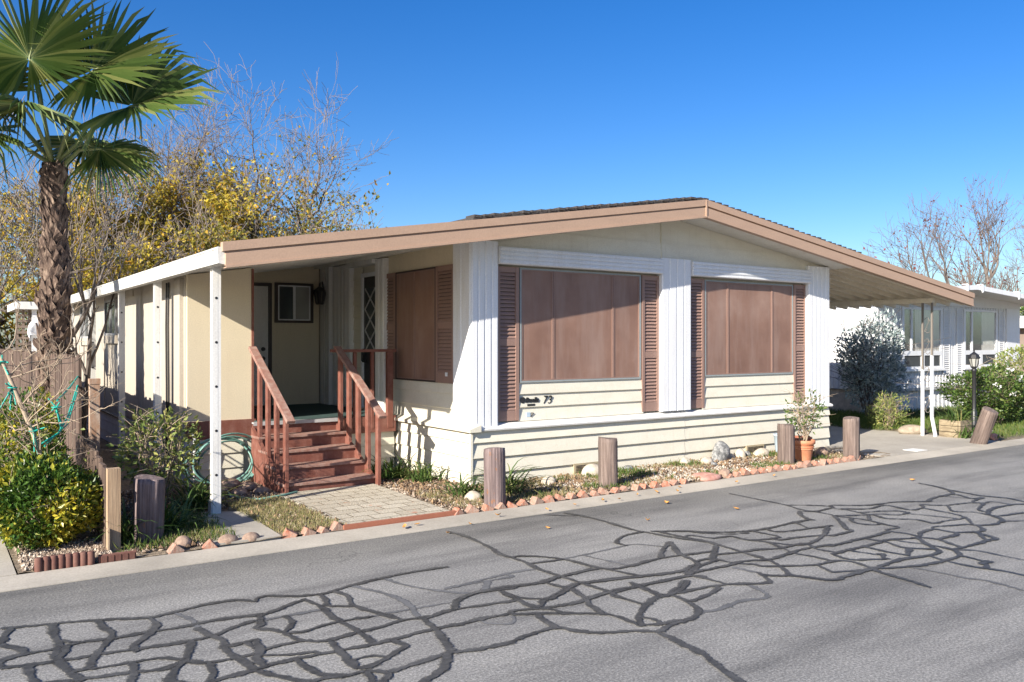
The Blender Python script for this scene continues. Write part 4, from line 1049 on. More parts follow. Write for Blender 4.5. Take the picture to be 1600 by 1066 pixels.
def stone(x, y, r, label, m, sc=(1, .8, .7), name='stone', seed=0, lump=.16, rz=0., group=None):
    rr = np.random.default_rng(seed+50); import bmesh
    bm = bmesh.new(); bmesh.ops.create_icosphere(bm, subdivisions=3, radius=1)
    ks = rr.normal(0, 1, (7, 3)); ph = rr.uniform(0, 6, 7)
    for v in bm.verts:
        d = sum(math.sin(k.dot(np.array(v.co))*1.7+q) for k, q in zip(ks, ph))/4
        v.co = Vector((v.co.x*sc[0], v.co.y*sc[1], v.co.z*sc[2]))*r*(1+lump*d)
    me = bpy.data.meshes.new(name); bm.to_mesh(me); bm.free(); me.materials.append(m)
    me.polygons.foreach_set('use_smooth', [True]*len(me.polygons))
    o = link_mesh(name, me, None, (x, y, .03+r*sc[2]*.55)); o.rotation_euler = (0, 0, rz)
    return tag(o, label, 'stone', group)
stone(9.70, 8.55, .19, 'large dark grey boulder with white streaks leaning by the house skirting', M['stone_grey'], (.9, .6, 1.0), seed=1, lump=.25)
stone(8.92, 8.52, .10, 'round pale stone by the skirting left of the grey boulder', M['stone_pale'], (1, .9, .85), seed=2)
stone(9.22, 8.40, .10, 'mottled pale stone touching the left foot of the grey boulder', M['stone_pale'], (1.1, .8, .7), seed=3)
stone(9.17, 8.22, .075, 'small dark grey stone in the gravel in front of the pale stones', M['stone_grey'], (1, .8, .6), seed=4)
stone(10.13, 8.56, .105, 'round cream stone right of the grey boulder below the skirting', M['stone_pale'], (1, .9, .95), seed=5)
stone(9.97, 8.60, .075, 'small tan stone tucked between grey boulder and round cream stone', M['stone_pale'], (1, .9, .8), seed=6)
stone(10.32, 8.58, .075, 'small bluish grey stone between the two cream stones', M['stone_grey'], (.9, .8, .9), seed=7, lump=.1)
stone(10.56, 8.50, .125, 'smooth oblong cream stone under the right hand vent', M['stone_pale'], (1.2, .8, .7), seed=8)
stone(7.86, 8.58, .085, 'dark stone lying by the skirting right of the middle bollard', M['stone_grey'], (1.1, .8, .7), seed=9)
stone(6.28, 8.30, .10, 'pale rounded stone beside the strappy plant below the house name', M['stone_pale'], (1, .8, .75), seed=10)
stone(4.99, 7.98, .10, 'tan rounded stone left of the rust stained bollard', M['stone_pale'], (1, .9, .7), seed=11)
stone(7.20, 8.52, .15, 'whitish rock half buried behind the middle bollard', M['stone_pale'], (1.1, .8, .7), seed=12)
stone(8.33, 7.62, .17, 'flat red stone slab in the gravel, the one behind', M['stone_red'], (1.2, .8, .28), seed=13, lump=.1)
stone(8.30, 7.47, .16, 'flat red stone slab in the gravel, the one at the kerb', M['stone_red'], (1.35, .5, .28), seed=14, lump=.1, rz=.1)
stone(8.60, 7.52, .085, 'dark reddish rock at the left end of the right hand brick edging', M['stone_brown'], (1, .9, 1), seed=15, lump=.25)
stone(11.35, 7.98, .13, 'angular brown rock behind the edging near the driveway', M['stone_brown'], (1.1, .8, .8), seed=16, lump=.28)
stone(11.05, 8.25, .12, 'dark brown rock in the shade between pot and driveway', M['stone_brown'], (1.1, .8, .8), seed=17, lump=.28)
stone(15.62, 9.0, .21, 'flat tan boulder at the foot of the carport post', M['stone_tan'], (1.25, .7, .55), seed=18, lump=.12, rz=-.5)
stone(1.80, 7.58, .075, 'round speckled stone in the edging right of the purplish bollard', M['stone_brown'], (1, .9, .9), seed=19, lump=.08)
stone(2.16, 7.50, .072, 'angular pinkish rock in the edging left of the concrete slab', M['stone_brown'], (1.1, .7, .75), seed=20, lump=.25)
stone(2.36, 7.49, .072, 'angular greyish rock touching the concrete slab edge', M['stone_brown'], (1.2, .7, .7), seed=21, lump=.25)
for i, (x, y, r) in enumerate(((2.95, 10.25, .13), (3.12, 10.05, .10), (2.78, 10.05, .11), (3.2, 9.75, .09), (2.95, 9.8, .08))):
    stone(x, y, r, ['largest brown cobble below the coiled hose', 'brown cobble nearest the steps below the hose', 'brown cobble nearest the white post below the hose', 'small cobble against the lowest step', 'small cobble in front of the other hose cobbles'][i], M['stone_brown'], (1.1, .9, .65), seed=30+i, group='cobbles under the hose')
stone(15.95, 7.62, .09, 'red brick chunk at the kerb right of leaning bollard', M['stone_red'], (1, .8, .8), seed=41, lump=.2)
stone(16.9, 8.3, .22, 'flat pale stone lying in the lawn near the rose hedge', M['stone_pale'], (1.4, .8, .25), seed=42, lump=.1)

# red log edging round the shrub bed
def log_edge(pts, hs, label):
    g = MB()
    for (x, y) in pts:
        g.lathe([(.030, -.02), (.030, hs-.012), (.022, hs)], (x, y, .03), 10)
    tag(g.build('log_edging', M['scallop'], loc=(pts[0][0], pts[0][1], 0)), label, 'garden edging')
log_edge([(.70+.052*i, 7.44+.012*math.sin(i*.5)) for i in range(8)], .105, 'row of dark red upright half logs edging the gravel')
g = MB(); g.extr([(7.43,-.01),(7.43,.085),(7.445,.095),(7.46,.085),(7.46,-.01)], 'x', 1.12, 1.40)
for i in range(5): g.box(1.14+.052*i, 7.422, 0, 1.18+.052*i, 7.431, .082)
tag(g.build('edging_strip', M['scallop'], loc=(1.26, 7.44, 0)), 'low dark red edging strip in front of the fence end post', 'garden edging')

# fallen leaves
LV = 'fallen leaves along the kerb'
rl = random.Random(4)
spots = [(4.9,6.48,'yellow'),(6.75,6.72,'brown'),(5.38,7.12,'brown'),(7.13,6.07,'yellow'),(6.19,7.16,'brown'),(5.94,6.19,'tan'),(4.78,7.16,'brown'),(6.4,7.12,'tan'),(5.78,7.15,'brown'),(10.49,6.03,'brown'),(4.0,6.84,'brown'),(4.38,7.05,'brown'),(7.54,7.30,'brown'),(7.07,7.22,'brown'),(7.3,7.1,'brown'),(8.4,7.15,'brown'),(6.75,7.2,'brown'),(3.75,7.22,'brown'),(3.9,7.25,'brown'),(9.2,7.2,'brown')]
for x, y, c in spots:
    n = 9; V = []; L0 = rl.uniform(.045, .075); Wd = L0*rl.uniform(.5, .7); cu = rl.uniform(.2, .9)
    for i in range(n):
        u = i/(n-1); ww = Wd*.5*math.sin(PI*min(1, u*.97+.02))**.8
        z = cu*L0*.5*(2*u-1)**2
        V += [(-L0/2+L0*u, -ww, z+ww*.6), (-L0/2+L0*u, 0, z), (-L0/2+L0*u, ww, z+ww*.5)]
    Fq = [(3*i+k, 3*i+k+1, 3*i+3+k+1, 3*i+3+k) for i in range(n-1) for k in (0, 1)]
    me = bpy.data.meshes.new('fallen_leaf'); me.from_pydata(V, [], Fq)
    me.materials.append(M['fallen' if c != 'yellow' else 'fallen_yellow'] if 'fallen_yellow' in M else M['fallen']); me.update()
    o = link_mesh('fallen_leaf', me, None, (x, y, .012 if y < 7.1 else .034)); o.rotation_euler = (rl.uniform(-.4, .4), rl.uniform(-.3, .3), rl.uniform(0, 6))
    tag(o, 'curled dry leaf lying on the asphalt of the road' if y < 7.08 else 'curled dry leaf lying on the concrete gutter', 'leaf', LV)

# gravel and ground cover (uncountable)
OCT = np.array([(1,0,0),(0,1,0),(-1,0,0),(0,-1,0),(0,0,1),(0,0,-1)], float)
OF = np.array([(0,1,4),(1,2,4),(2,3,4),(3,0,4),(1,0,5),(2,1,5),(3,2,5),(0,3,5)])
def pebbles(name, P, s0, s1, m):
    n = len(P); sz = rng.uniform(s0, s1, (n, 1, 1))*rng.uniform(.6, 1.2, (n, 1, 3))
    a = rng.uniform(0, 2*PI, n); R = np.zeros((n, 3, 3)); R[:,0,0] = np.cos(a); R[:,0,1] = -np.sin(a); R[:,1,0] = np.sin(a); R[:,1,1] = np.cos(a); R[:,2,2] = 1
    V = np.einsum('nij,nkj->nki', R, OCT[None]*sz*(1+rng.normal(0, .18, (n, 6, 1))))+P[:, None]
    Fc = OF[None]+(np.arange(n)*6)[:, None, None]
    return tag(np_mesh(name, V.reshape(-1, 3), Fc.reshape(-1, 3), m, smooth=False), kind='stuff')
def scatter(n, x0, x1, y0, y1, z=.045, keep=None):
    P = np.stack([rng.uniform(x0, x1, n), rng.uniform(y0, y1, n), np.full(n, z)+rng.uniform(-.008, .012, n)], 1)
    return P[keep(P)] if keep else P
clump = lambda P, f, s: np.sin(P[:,0]*f+s)+np.sin(P[:,1]*f*1.3+s*2)+np.sin((P[:,0]+P[:,1])*f*.7+s*3)
pebbles('white_gravel', np.concatenate([scatter(3600, 7.2, 10.0, 7.5, 8.72, keep=lambda P: clump(P, 3.1, 1) > -.6), scatter(3000, 6.0, 11.6, 7.5, 8.72)]), .008, .022, M['gravel_w'])
pebbles('brown_gravel', np.concatenate([scatter(6000, 4.5, 7.2, 7.5, 9.9, keep=lambda P: P[:,1] < np.where(P[:,0] > 5.4, 8.7, 10)), scatter(4200, .6, 1.25, 7.46, 8.3), scatter(3400, 1.4, 3.3, 7.5, 10.8, keep=lambda P: ~((P[:,0] > 1.98) & (P[:,0] < 2.68) & (P[:,1] < 8.97))), scatter(2500, 9, 12, 7.5, 8.7), scatter(2500, 6.5, 9, 7.5, 8.7)]), .007, .02, M['gravel_b'])
def blades(name, P, size, m, asp=.09, jit=.45):
    D_ = np.tile([0, 0, 1.0], (len(P), 1)); V, Fv = leaf_geo(P, D_, size, asp, .1, jit, .5)
    return tag(np_mesh(name, V, Fv, m), kind='stuff')
pebbles('leaf_litter', np.concatenate([scatter(2600, 4.5, 11.6, 7.5, 8.72, z=.056), scatter(1200, 1.4, 3.3, 7.5, 10.5, z=.056, keep=lambda P: ~((P[:,0] > 1.98) & (P[:,0] < 2.68) & (P[:,1] < 8.97))), scatter(700, 4.6, 5.4, 8.7, 10.4, z=.056)]), .012, .03, M['litter'])
kp = lambda P: (clump(P, 4.3, 2) > .35)
blades('dry_grass', np.concatenate([scatter(9000, 4.6, 11.6, 7.52, 8.7, keep=kp), scatter(5000, 2.62, 3.25, 7.5, 9.3), scatter(2500, 1.7, 2.2, 7.55, 8.6), scatter(2500, 4.55, 6.3, 7.55, 8.5)]), .045, M['grass_dry'])
blades('weeds', np.concatenate([scatter(9000, 5.6, 11.5, 7.55, 8.65, keep=lambda P: clump(P, 6.1, 5) > 1.15), scatter(1500, 1.3, 2.3, 7.55, 8.9), scatter(700, 6.95, 8.0, 8.0, 8.6)]), .065, M['grass'], .12)
blades('lawn_grass', np.concatenate([scatter(22000, 15.8, 24, 7.5, 11.8), scatter(9000, 15.55, 19.0, 9.6, 13.5, z=.03)]), .09, M['grass'])
g = MB(); g.add([(15.51,9.7,.012),(19.0,9.7,.012),(19.0,22,.012),(15.51,22,.012)], [(0,1,2,3)]); struct('verge_soil', g, M['earth'])

# ------------------------------------------------------------------ plants
def strap_plant(x, y, n, L0, label, spread=1.0, seed=0, z0=.04):
    rr = random.Random(seed+70); V = []; F = []
    for _ in range(n):
        a = rr.uniform(0, 2*PI); L = L0*rr.uniform(.55, 1.15); el = rr.uniform(.55, 1.45); wd = rr.uniform(.007, .013)
        bx_, by_ = x+rr.gauss(0, .06*spread), y+rr.gauss(0, .06*spread); p = Vector((bx_, by_, z0)); d = Vector((math.cos(a)*math.cos(el), math.sin(a)*math.cos(el), math.sin(el)))
        s = Vector((-math.sin(a), math.cos(a), 0)); b = len(V); K = 7; dr = rr.uniform(.18, .42)
        for k in range(K):
            u = k/(K-1); ww = wd*(1-u**2.2)+.001
            V += [tuple(p-s*ww+Vector((0,0,ww*.5))), tuple(p), tuple(p+s*ww+Vector((0,0,ww*.5)))]
            p = p+d*(L/(K-1)); d = (d+Vector((math.cos(a)*.12, math.sin(a)*.12, -dr*(.4+u)))).normalized()
            if p.z < .03: p.z = .03
        for k in range(K-1):
            for q in (0, 1): F.append((b+3*k+q, b+3*k+q+1, b+3*k+4+q, b+3*k+3+q))
    o = np_mesh('strap_leaf_plant', V, F, M['strap'], org=(x, y, z0), smooth=False)
    return tag(o, label, 'plant')
strap_plant(2.28, 9.15, 120, .55, 'strappy green clump at the foot of the front awning post', 1.3, 1)
strap_plant(1.86, 8.25, 80, .50, 'strappy clump with arching leaves right of the purplish bollard', 1.1, 2)
strap_plant(1.40, 8.05, 70, .50, 'strappy clump squeezed between fence end and purplish bollard', .9, 3)
strap_plant(4.85, 9.75, 100, .50, 'strappy clump right of the lowest porch step', 1.6, 4)
strap_plant(5.12, 9.35, 70, .42, 'smaller strappy clump between the steps plant and house corner', 1.5, 5)
strap_plant(5.45, 8.05, 110, .58, 'strappy clump right behind the rust stained bollard', 1.3, 6)
strap_plant(5.02, 8.25, 55, .40, 'thin strappy clump left behind the rust stained bollard', 1.5, 7)
strap_plant(15.83, 8.26, 90, .50, 'yellowish strappy clump growing out of the wooden planter box', 1.3, 8, .28)
strap_plant(16.12, 8.12, 70, .42, 'dry straggly strappy clump on the ground right of the planter box', 1.4, 9)
strap_plant(15.70, 8.02, 40, .32, 'small strappy tuft in front of the planter box', 1.4, 10)

def shrub(name, label, c, r, n_leaf, size, leaf, cane='cane', canes=10, asp=.5, fill=.55, h0=.0, twig=3, jit=.9, seed=0, cat='shrub', bumps=.25, updir=.4, cr=.010, spread=.75):
    rr = random.Random(seed+200); r2 = np.random.default_rng(seed+200)
    t = thing(name, label, cat, (c[0], c[1], c[2]))
    g = MB(); tips = []
    for _ in range(canes):
        a = rr.uniform(0, 2*PI); q = math.sqrt(rr.random())*spread; top = Vector((c[0]+r[0]*q*math.cos(a), c[1]+r[1]*q*math.sin(a), c[2]+h0+2*r[2]*rr.uniform(.55, .95)))
        b0 = Vector((c[0]+.10*math.cos(a)*r[0]*2*q, c[1]+.10*math.sin(a)*r[1]*2*q, c[2]-.02)); pts = []
        for k in range(6):
            u = k/5; p = b0.lerp(top, u)+Vector((rr.gauss(0, .03), rr.gauss(0, .03), 0))*(1 if 0 < k else 0); pts.append(p)
        g.tube(pts, [cr*(1-.75*k/5) for k in range(6)], 5)
        for _ in range(twig):
            k = rr.randrange(2, 6); p = pts[k]; e = p+Vector((rr.gauss(0, .5)*r[0], rr.gauss(0, .5)*r[1], rr.uniform(.05, .5)*r[2])); g.tube([p, p.lerp(e, .5)+Vector((0, 0, .02)), e], [cr*.45, cr*.35, cr*.2], 4); tips.append(e)
    g.build('stems', M[cane], t)
    u = unit(r2.normal(0, 1, (n_leaf, 3))); rad = r2.uniform(fill**3, 1, n_leaf)**(1/3)
    ph = r2.uniform(0, 6, 8); ks = r2.normal(0, 3.0, (8, 3))
    lump = sum(np.sin(u@k+p) for k, p in zip(ks, ph))/8
    rad = rad*(1+bumps*1.8*lump)
    P = u*rad[:, None]*np.array(r)+np.array([c[0], c[1], c[2]+h0+r[2]])
    keep = (P[:, 2] > c[2]+.03)
    gap = sum(np.sin(P@(k*1.6)+p) for k, p in zip(ks, ph))/8
    keep &= gap > -.34
    P = P[keep]; Dv = u[keep]+np.array([0, 0, updir])
    V, Fv = leaf_geo(P, Dv, size, asp, .25, jit)
    np_mesh('foliage', V, Fv, M[leaf], parent=t)
    return t, tips
shrub('euonymus_shrub', 'dense rounded green and gold shrub on gravel beside the low fence', (.80, 8.35, .04), (.48, .52, .375), 9500, .052, 'euonymus', canes=16, asp=.52, fill=.6, seed=1, bumps=.24, updir=.7)
shrub('euonymus_shrub', 'tall upright golden shrub at the left edge against the board fence', (.72, 9.6, .04), (.42, .6, .66), 6500, .05, 'euonymus', canes=14, asp=.5, fill=.55, seed=2, bumps=.2, updir=.9)
shrub('rose_bush', 'leggy leafy rose bush in front of the storage room corner', (1.97, 9.35, .04), (.42, .36, .42), 900, .065, 'roseleaf', 'cane', 22, .6, .3, .22, 4, seed=3, cr=.011)
shrub('potted_shrub', 'sparse leggy shrub growing from the terracotta pot', (10.62, 7.78, .33), (.33, .28, .34), 520, .055, 'greenleaf', 'cane', 20, .45, .35, .10, 5, seed=4, cr=.008)
shrub('silver_shrub', 'big silvery blue leaved shrub under the carport edge', (18.05, 11.35, .02), (1.12, .70, 1.05), 6500, .09, 'bluegum', 'bark', 20, .42, .3, .2, 8, seed=5, cr=.018, bumps=.36)
shrub('low_shrub', 'low yellowish shrub right of the silvery one by the driveway', (16.05, 9.75, .02), (.42, .38, .36), 1500, .06, 'roseleaf', 'cane', 26, .3, .2, 0, 4, seed=6, updir=1.2, cr=.007)
_, _t = shrub('rose_hedge', 'wide green rose hedge with white blooms behind black lamp post', (18.55, 8.85, .03), (1.5, .62, .66), 9500, .065, 'greenleaf', 'cane', 44, .55, .35, .05, 5, seed=7, bumps=.26, cr=.01)
shrub('rose_hedge', 'taller yellow green bush at the right edge of neighbour lawn', (21.3, 9.4, .03), (1.0, .7, .85), 5500, .07, 'roseleaf', 'cane', 20, .55, .45, .05, 4, seed=8, bumps=.15)
def blooms(parent, spots, s):
    P = []; 
    for x, y, z in spots:
        g = rng.normal(0, .025, (16, 3)); P.append(g+np.array([x, y, z]))
    P = np.concatenate(P); V, Fv = leaf_geo(P, rng.normal(0, 1, P.shape), s, .9, .35, .8)
    np_mesh('blooms', V, Fv, M['petal'], parent=parent)
hedge = [o for o in COL.objects if o.name == 'rose_hedge'][0]
blooms(hedge, [(17.6,8.35,.95),(18.0,8.3,1.25),(18.4,8.28,1.05),(18.9,8.3,1.3),(19.2,8.35,.9),(19.5,8.4,1.22),(18.2,8.3,.75),(18.7,8.25,.62)], .045)
# staked bare rose with teal ties by the fence
t = thing('bare_rose', 'leafless pale rose canes tied to the board fence with teal tape', 'shrub', (.85, 9.0, .04))
g = MB(); rr = random.Random(77)
main = [(.98, 8.75, .04), (.92, 8.85, .5), (.80, 8.95, .95), (.66, 9.05, 1.35), (.52, 9.2, 1.75)]
g.tube(main, [.028, .026, .024, .02, .014], 7)
def cane(p, d, L, r, lv):
    pts = [Vector(p)]; d = Vector(d).normalized()
    for k in range(5):
        d = (d+Vector((rr.gauss(0, .22), rr.gauss(0, .22), rr.gauss(.02, .18)))).normalized(); pts.append(pts[-1]+d*L/5)
        if lv > 0 and rr.random() < .75: cane(pts[-1], d+Vector((rr.gauss(0, .8), rr.gauss(0, .8), rr.gauss(.2, .6))), L*rr.uniform(.35, .65), r*.6, lv-1)
    g.tube(pts, [r*(1-.12*k) for k in range(6)], 4, cap=False)
for _ in range(13):
    k = rr.randrange(0, 4); p = Vector(main[k]).lerp(Vector(main[k+1]), rr.random()); cane(p, (rr.gauss(.15, .5), rr.gauss(-.1, .5), rr.uniform(.1, .9)), rr.uniform(.4, .8), .009, 2)
g.build('canes', M['cane'], t)
g = MB()
def tape(pts, w=.012): g.tube(pts, w*.5, 5)
tape([(.98, 8.82, 1.26), (1.18, 9.6, 1.34), (1.362, 10.43, 1.42)], .02); tape([(.86, 8.9, .86), (1.0, 8.9, .95), (1.15, 9.5, 1.05), (1.362, 10.44, 1.32)], .02); tape([(.88, 8.86, .84), (1.15, 9.5, .98), (1.362, 10.45, 1.26)], .016)
for (x, y, z) in ((.80, 8.93, .98), (.64, 9.05, 1.38), (.92, 8.84, .6), (.56, 9.15, 1.62), (.97, 8.8, 1.2), (.95, 8.8, .35)):
    for q in range(4):
        e = Vector((x, y, z)); tape([e+Vector((rr.gauss(0, .03), rr.gauss(0, .03), rr.gauss(0, .05))), e, e+Vector((rr.gauss(0, .05), rr.gauss(-.03, .03), rr.uniform(-.22, .05)))], .014)
    ring = [Vector((x, y, z))+Vector((.035*math.cos(a), .035*math.sin(a), 0)) for a in [i*PI/4 for i in range(9)]]; tape(ring, .014)
g.build('ties', M['tie'], t)
P = np.array([(rr.uniform(.5, 1.2), rr.uniform(8.5, 9.2), rr.uniform(.2, 1.4)) for _ in range(110)]); V, Fv = leaf_geo(P, rng.normal(0, 1, P.shape), .045, .6, .2); np_mesh('leaves', V, Fv, M['roseleaf'], parent=t)

# ------------------------------------------------------------------ fan palm
PB = Vector((1.45, 13.35, 0)); CR = Vector((.822, -.569, 0)); CF = Vector((.569, .822, 0)); UP = Vector((0, 0, 1))
T = thing('fan_palm', 'fan palm with shaggy boot covered trunk behind the board fence', 'palm', tuple(PB))
g = MB(); g.tube([PB+Vector((0,0,0)), PB+Vector((.0,.0,1.0)), PB+Vector((.0,0,2.5)), PB+Vector((-.01,0,3.6)), PB+Vector((-.02,0,4.3))], [.185, .175, .15, .13, .12], 16); trunk = g.build('trunk', M['palmtrunk'], T)
g = MB(); rp = random.Random(21); ga = 2.39996; nb = 250
for i in range(nb):
    u = i/nb; z = .15+u*4.05; a = i*ga; r = .185-.065*u
    out = Vector((math.cos(a), math.sin(a), 0)); sd = Vector((-math.sin(a), math.cos(a), 0))
    wl = .092*rp.uniform(.75, 1.3)*(1-.2*u); hh = .19*rp.uniform(.7, 1.35)*(1-.2*u); fl = rp.uniform(.02, .085)*(1.25 if u < .55 else .7)
    c = PB+out*(r-.02)+UP*z; V = []
    # a pointed, cupped boot split at the top (two prongs), thick
    rows = [(0, wl, 0), (.45, wl*1.05, fl*.55), (1.0, wl*.72, fl)]
    for (q, ww, o_) in rows:
        for s in (-1, -.5, 0, .5, 1):
            dz = hh*q-(abs(s)**1.2)*.0+(.05*abs(s) if q == 1 else 0)-(0.05*(1-abs(s)) if q == 1 else 0)
            V.append(c+sd*ww*s+out*(o_+.03*(1-s*s))+UP*dz+sd*rp.gauss(0, .004)+out*rp.gauss(0, .006))
    for (q, ww, o_) in rows:
        for s in (-1, -.5, 0, .5, 1): V.append(V[len(V)-15]-out*.02)
    Fb = []
    for k in range(2):
        for j in range(4): Fb += [(5*k+j, 5*k+j+1, 5*k+j+6, 5*k+j+5), (15+5*k+j+5, 15+5*k+j+6, 15+5*k+j+1, 15+5*k+j)]
    Fb += [(10+j, 11+j, 26+j, 25+j) for j in range(4)]+[(0, 5, 20, 15), (5, 10, 25, 20), (4, 19, 24, 9), (9, 24, 29, 14)]
    g.add(V, Fb)
g.build('boots', M['palmbark'], trunk)
def frond(hub, a, n, R, spread=165, nseg=58, cup=.18, droop=.25, lower=.62, seed=0):
    """hub, outward axis a, blade normal n, radius R"""
    rr = random.Random(seed+5); a = Vector(a).normalized(); n = Vector(n); n = (n-a*n.dot(a)).normalized(); b = n.cross(a)
    V = []; F = []; dth = math.radians(2*spread/nseg); hub = Vector(hub)
    for i in range(nseg):
        th = math.radians(-spread)+dth*(i+.5); k = abs(th)/math.radians(spread)
        Rl = R*(1-(1-lower)*k**1.5)*rr.uniform(.94, 1.05); r1 = Rl*rr.uniform(.37, .46)
        def pt(t_, r, h, dr=0.):
            d = a*math.cos(t_)+b*math.sin(t_)
            return hub+d*r+n*(cup*r*abs(math.sin(t_))*1.0+h)+UP*(-dr)
        h1 = .075*R*dth*6; b0 = len(V); jt = rr.gauss(0, .02)
        V += [pt(th-dth/2, .03, 0), pt(th, .03, 0), pt(th+dth/2, .03, 0)]
        V += [pt(th-dth/2, r1, -h1*.5), pt(th, r1, h1*.6), pt(th+dth/2, r1, -h1*.5)]
        r2 = Rl*.76; w2 = dth*.19
        dr2 = droop*R*.10*rr.uniform(.4, 1.6); dr3 = droop*R*.42*rr.uniform(.4, 1.7)
        V += [pt(th+jt-w2, r2, -h1*.2, dr2), pt(th+jt, r2, h1*.5, dr2), pt(th+jt+w2, r2, -h1*.2, dr2), pt(th+jt*1.6, Rl, 0, dr3)]
        F += [(b0, b0+1, b0+4, b0+3), (b0+1, b0+2, b0+5, b0+4), (b0+3, b0+4, b0+7, b0+6), (b0+4, b0+5, b0+8, b0+7), (b0+6, b0+7, b0+9, b0+9), (b0+7, b0+8, b0+9, b0+9)]
    me = bpy.data.meshes.new('frond'); og = origin_of(T)
    me.from_pydata([tuple(v-og) for v in V], [], [f if f[2] != f[3] else f[:3] for f in F]); me.materials.append(M['palm']); me.update()
    fr = link_mesh('frond', me, T)
    g = MB(); crown = PB+UP*4.25; mid = crown.lerp(hub, .55)+UP*.10
    g.tube([crown+UP*rr.uniform(-.15, .1), mid, hub, hub+a*R*.12], [.035, .024, .016, .006], 6); g.build('petiole', M['petiole'], fr)
def V3(r, f, u): return CR*r+CF*f+UP*u
def at(px, py, t): return CR*((px-800)/1317*t)+CF*t+UP*(1.8+(535-py)/1317*t)
HUB = lambda r, f, u: PB+CR*r+CF*f+UP*u      # metres right of / behind / above the trunk foot
frond(HUB(-.15, -.35, 5.66), V3(0, .35, 1), V3(.0, -1, .35), 1.42, 172, 64, .10, .10, .55, 1)
frond(HUB(.66, -.25, 5.52), V3(.8, .25, .55), V3(-.30, -1, .25), 1.30, 168, 56, .30, .15, .60, 2)
frond(HUB(1.12, -.1, 5.08), V3(1, .05, .28), V3(.05, -.85, .7), 1.36, 150, 54, .42, .35, .7, 3)
frond(HUB(-.02, -.75, 4.93), V3(.12, -.9, -.05), V3(0, .25, 1), .98, 165, 56, -.22, .85, .9, 4)
frond(HUB(.66, -.05, 4.50), V3(.86, -.1, -.42), V3(.25, -.8, .75), .92, 95, 36, -.2, .4, .8, 5)
frond(HUB(-.85, -.2, 5.22), V3(-1, -.1, .1), V3(-.2, -.9, .7), 1.15, 160, 54, .2, .55, .7, 6)
frond(HUB(-.75, -.35, 4.62), V3(-.9, -.3, -.45), V3(-.3, -.6, .75), 1.0, 140, 46, -.2, .7, .8, 9)
frond(HUB(.1, .7, 4.75), V3(.1, 1, -.2), V3(0, -.2, 1), 1.0, 150, 44, -.15, .6, .75, 11)

# ------------------------------------------------------------------ trees
def tree(name, label, base, trunk, spec, twigm, leafm=None, leafn=0, leafsize=.09, leaf_rule=None, seed=0, up=.10, extra=None, group=None, gnarl=.17):
    rr = random.Random(seed+900); t = thing(name, label, 'tree', base, group); b = Vector(base)
    g = MB(); g2 = MB(); twigs = []; tips = []
    def grow(p, d, L, r, lv):
        K = spec['K'][lv]; pts = [p]; d = Vector(d).normalized(); ch = []
        for k in range(K):
            d = (d+Vector((rr.gauss(0, gnarl), rr.gauss(0, gnarl), rr.gauss(up, gnarl)))).normalized()
            pts.append(pts[-1]+d*(L/K)); ch.append((pts[-1], d.copy(), (k+1)/K))
        rad = [r*(1-.62*k/K) for k in range(K+1)]
        rad = [max(q, spec['rmin']) for q in rad]
        (g if lv <= 1 else g2).tube(pts, rad, [8, 6, 4, 3, 3][lv], cap=False)
        last = lv == len(spec['n'])
        if lv >= len(spec['n'])-1: twigs.extend(pts[1:])
        if last: return
        n = spec['n'][lv]; 
        for q in range(n):
            u = rr.uniform(spec['from'][lv], 1) if q else 1.0
            i = min(K-1, int(u*K-1e-6)); pp, dd, _ = ch[i]
            if i > 0: pp = pts[i].lerp(pts[i+1], rr.random())
            ax = Vector((rr.gauss(0, 1), rr.gauss(0, 1), rr.gauss(0, 1))).cross(dd)
            if ax.length < 1e-3: continue
            ang = rr.uniform(*spec['ang'][lv]) if q else rr.uniform(.05, .3)
            nd = Matrix.Rotation(ang, 3, ax.normalized()) @ dd
            grow(pp, nd, L*rr.uniform(*spec['len'][lv]), rad[i]*rr.uniform(.5, .72), lv+1)
    for (p, d, L, r) in trunk: grow(b+Vector(p), d, L, r, 0)
    tk = g.build('trunk', M['bark'], t); g2.build('twigs', M[twigm], t)
    if leafm:
        W = np.array([tuple(q) for q in twigs]); pr = leaf_rule(W); pr = pr/pr.sum()
        cm = np.sin(W[:,0]*3.1+seed)+np.sin(W[:,1]*2.7+W[:,2]*1.9)+np.sin(W[:,2]*3.7+W[:,0]*1.3); pr = pr*np.where(cm > .2, 4.0, .45); pr = pr/pr.sum()
        P = W[rng.choice(len(W), leafn, p=pr)]+rng.normal(0, .10, (leafn, 3))
        V, Fv = leaf_geo(P, np.tile([0, 0, -.5], (leafn, 1)), leafsize, .62, .2, .9, .4); np_mesh('leaves', V, Fv, M[leafm], parent=t)
    return t
SP = dict(K=[5, 5, 5, 4, 3], n=[6, 6, 5, 4], ang=[(.3, .8), (.35, .9), (.4, 1.0), (.4, 1.1)], len=[(.5, .8), (.5, .8), (.45, .75), (.4, .7)], rmin=.0065)
SP['from'] = [.35, .25, .2, .2]
low = lambda z0, k, cx=None: (lambda W: 1/(1+np.exp((W[:, 2]-z0)*k)))
tree('deciduous_tree', 'tall bare crowned tree with yellow leaves low down behind the house roof', (8.9, 30.2, 0), [((0, 0, 0), (0, 0, 1), 4.0, .24), ((0, 0, 3.2), (.6, -.45, .8), 3.7, .17), ((0, 0, 3.0), (-.8, .5, .6), 3.6, .16), ((0, 0, 3.6), (.1, .5, 1), 3.5, .16), ((0, 0, 2.6), (.85, -.6, .5), 3.5, .13), ((0, 0, 2.8), (-.35, .2, .9), 3.7, .14), ((0, 0, 3.4), (.3, -.15, 1), 3.6, .14)], SP, 'twig', 'yellowgreen', 12000, .13, low(6.6, 1.6), 1, .03, gnarl=.2)
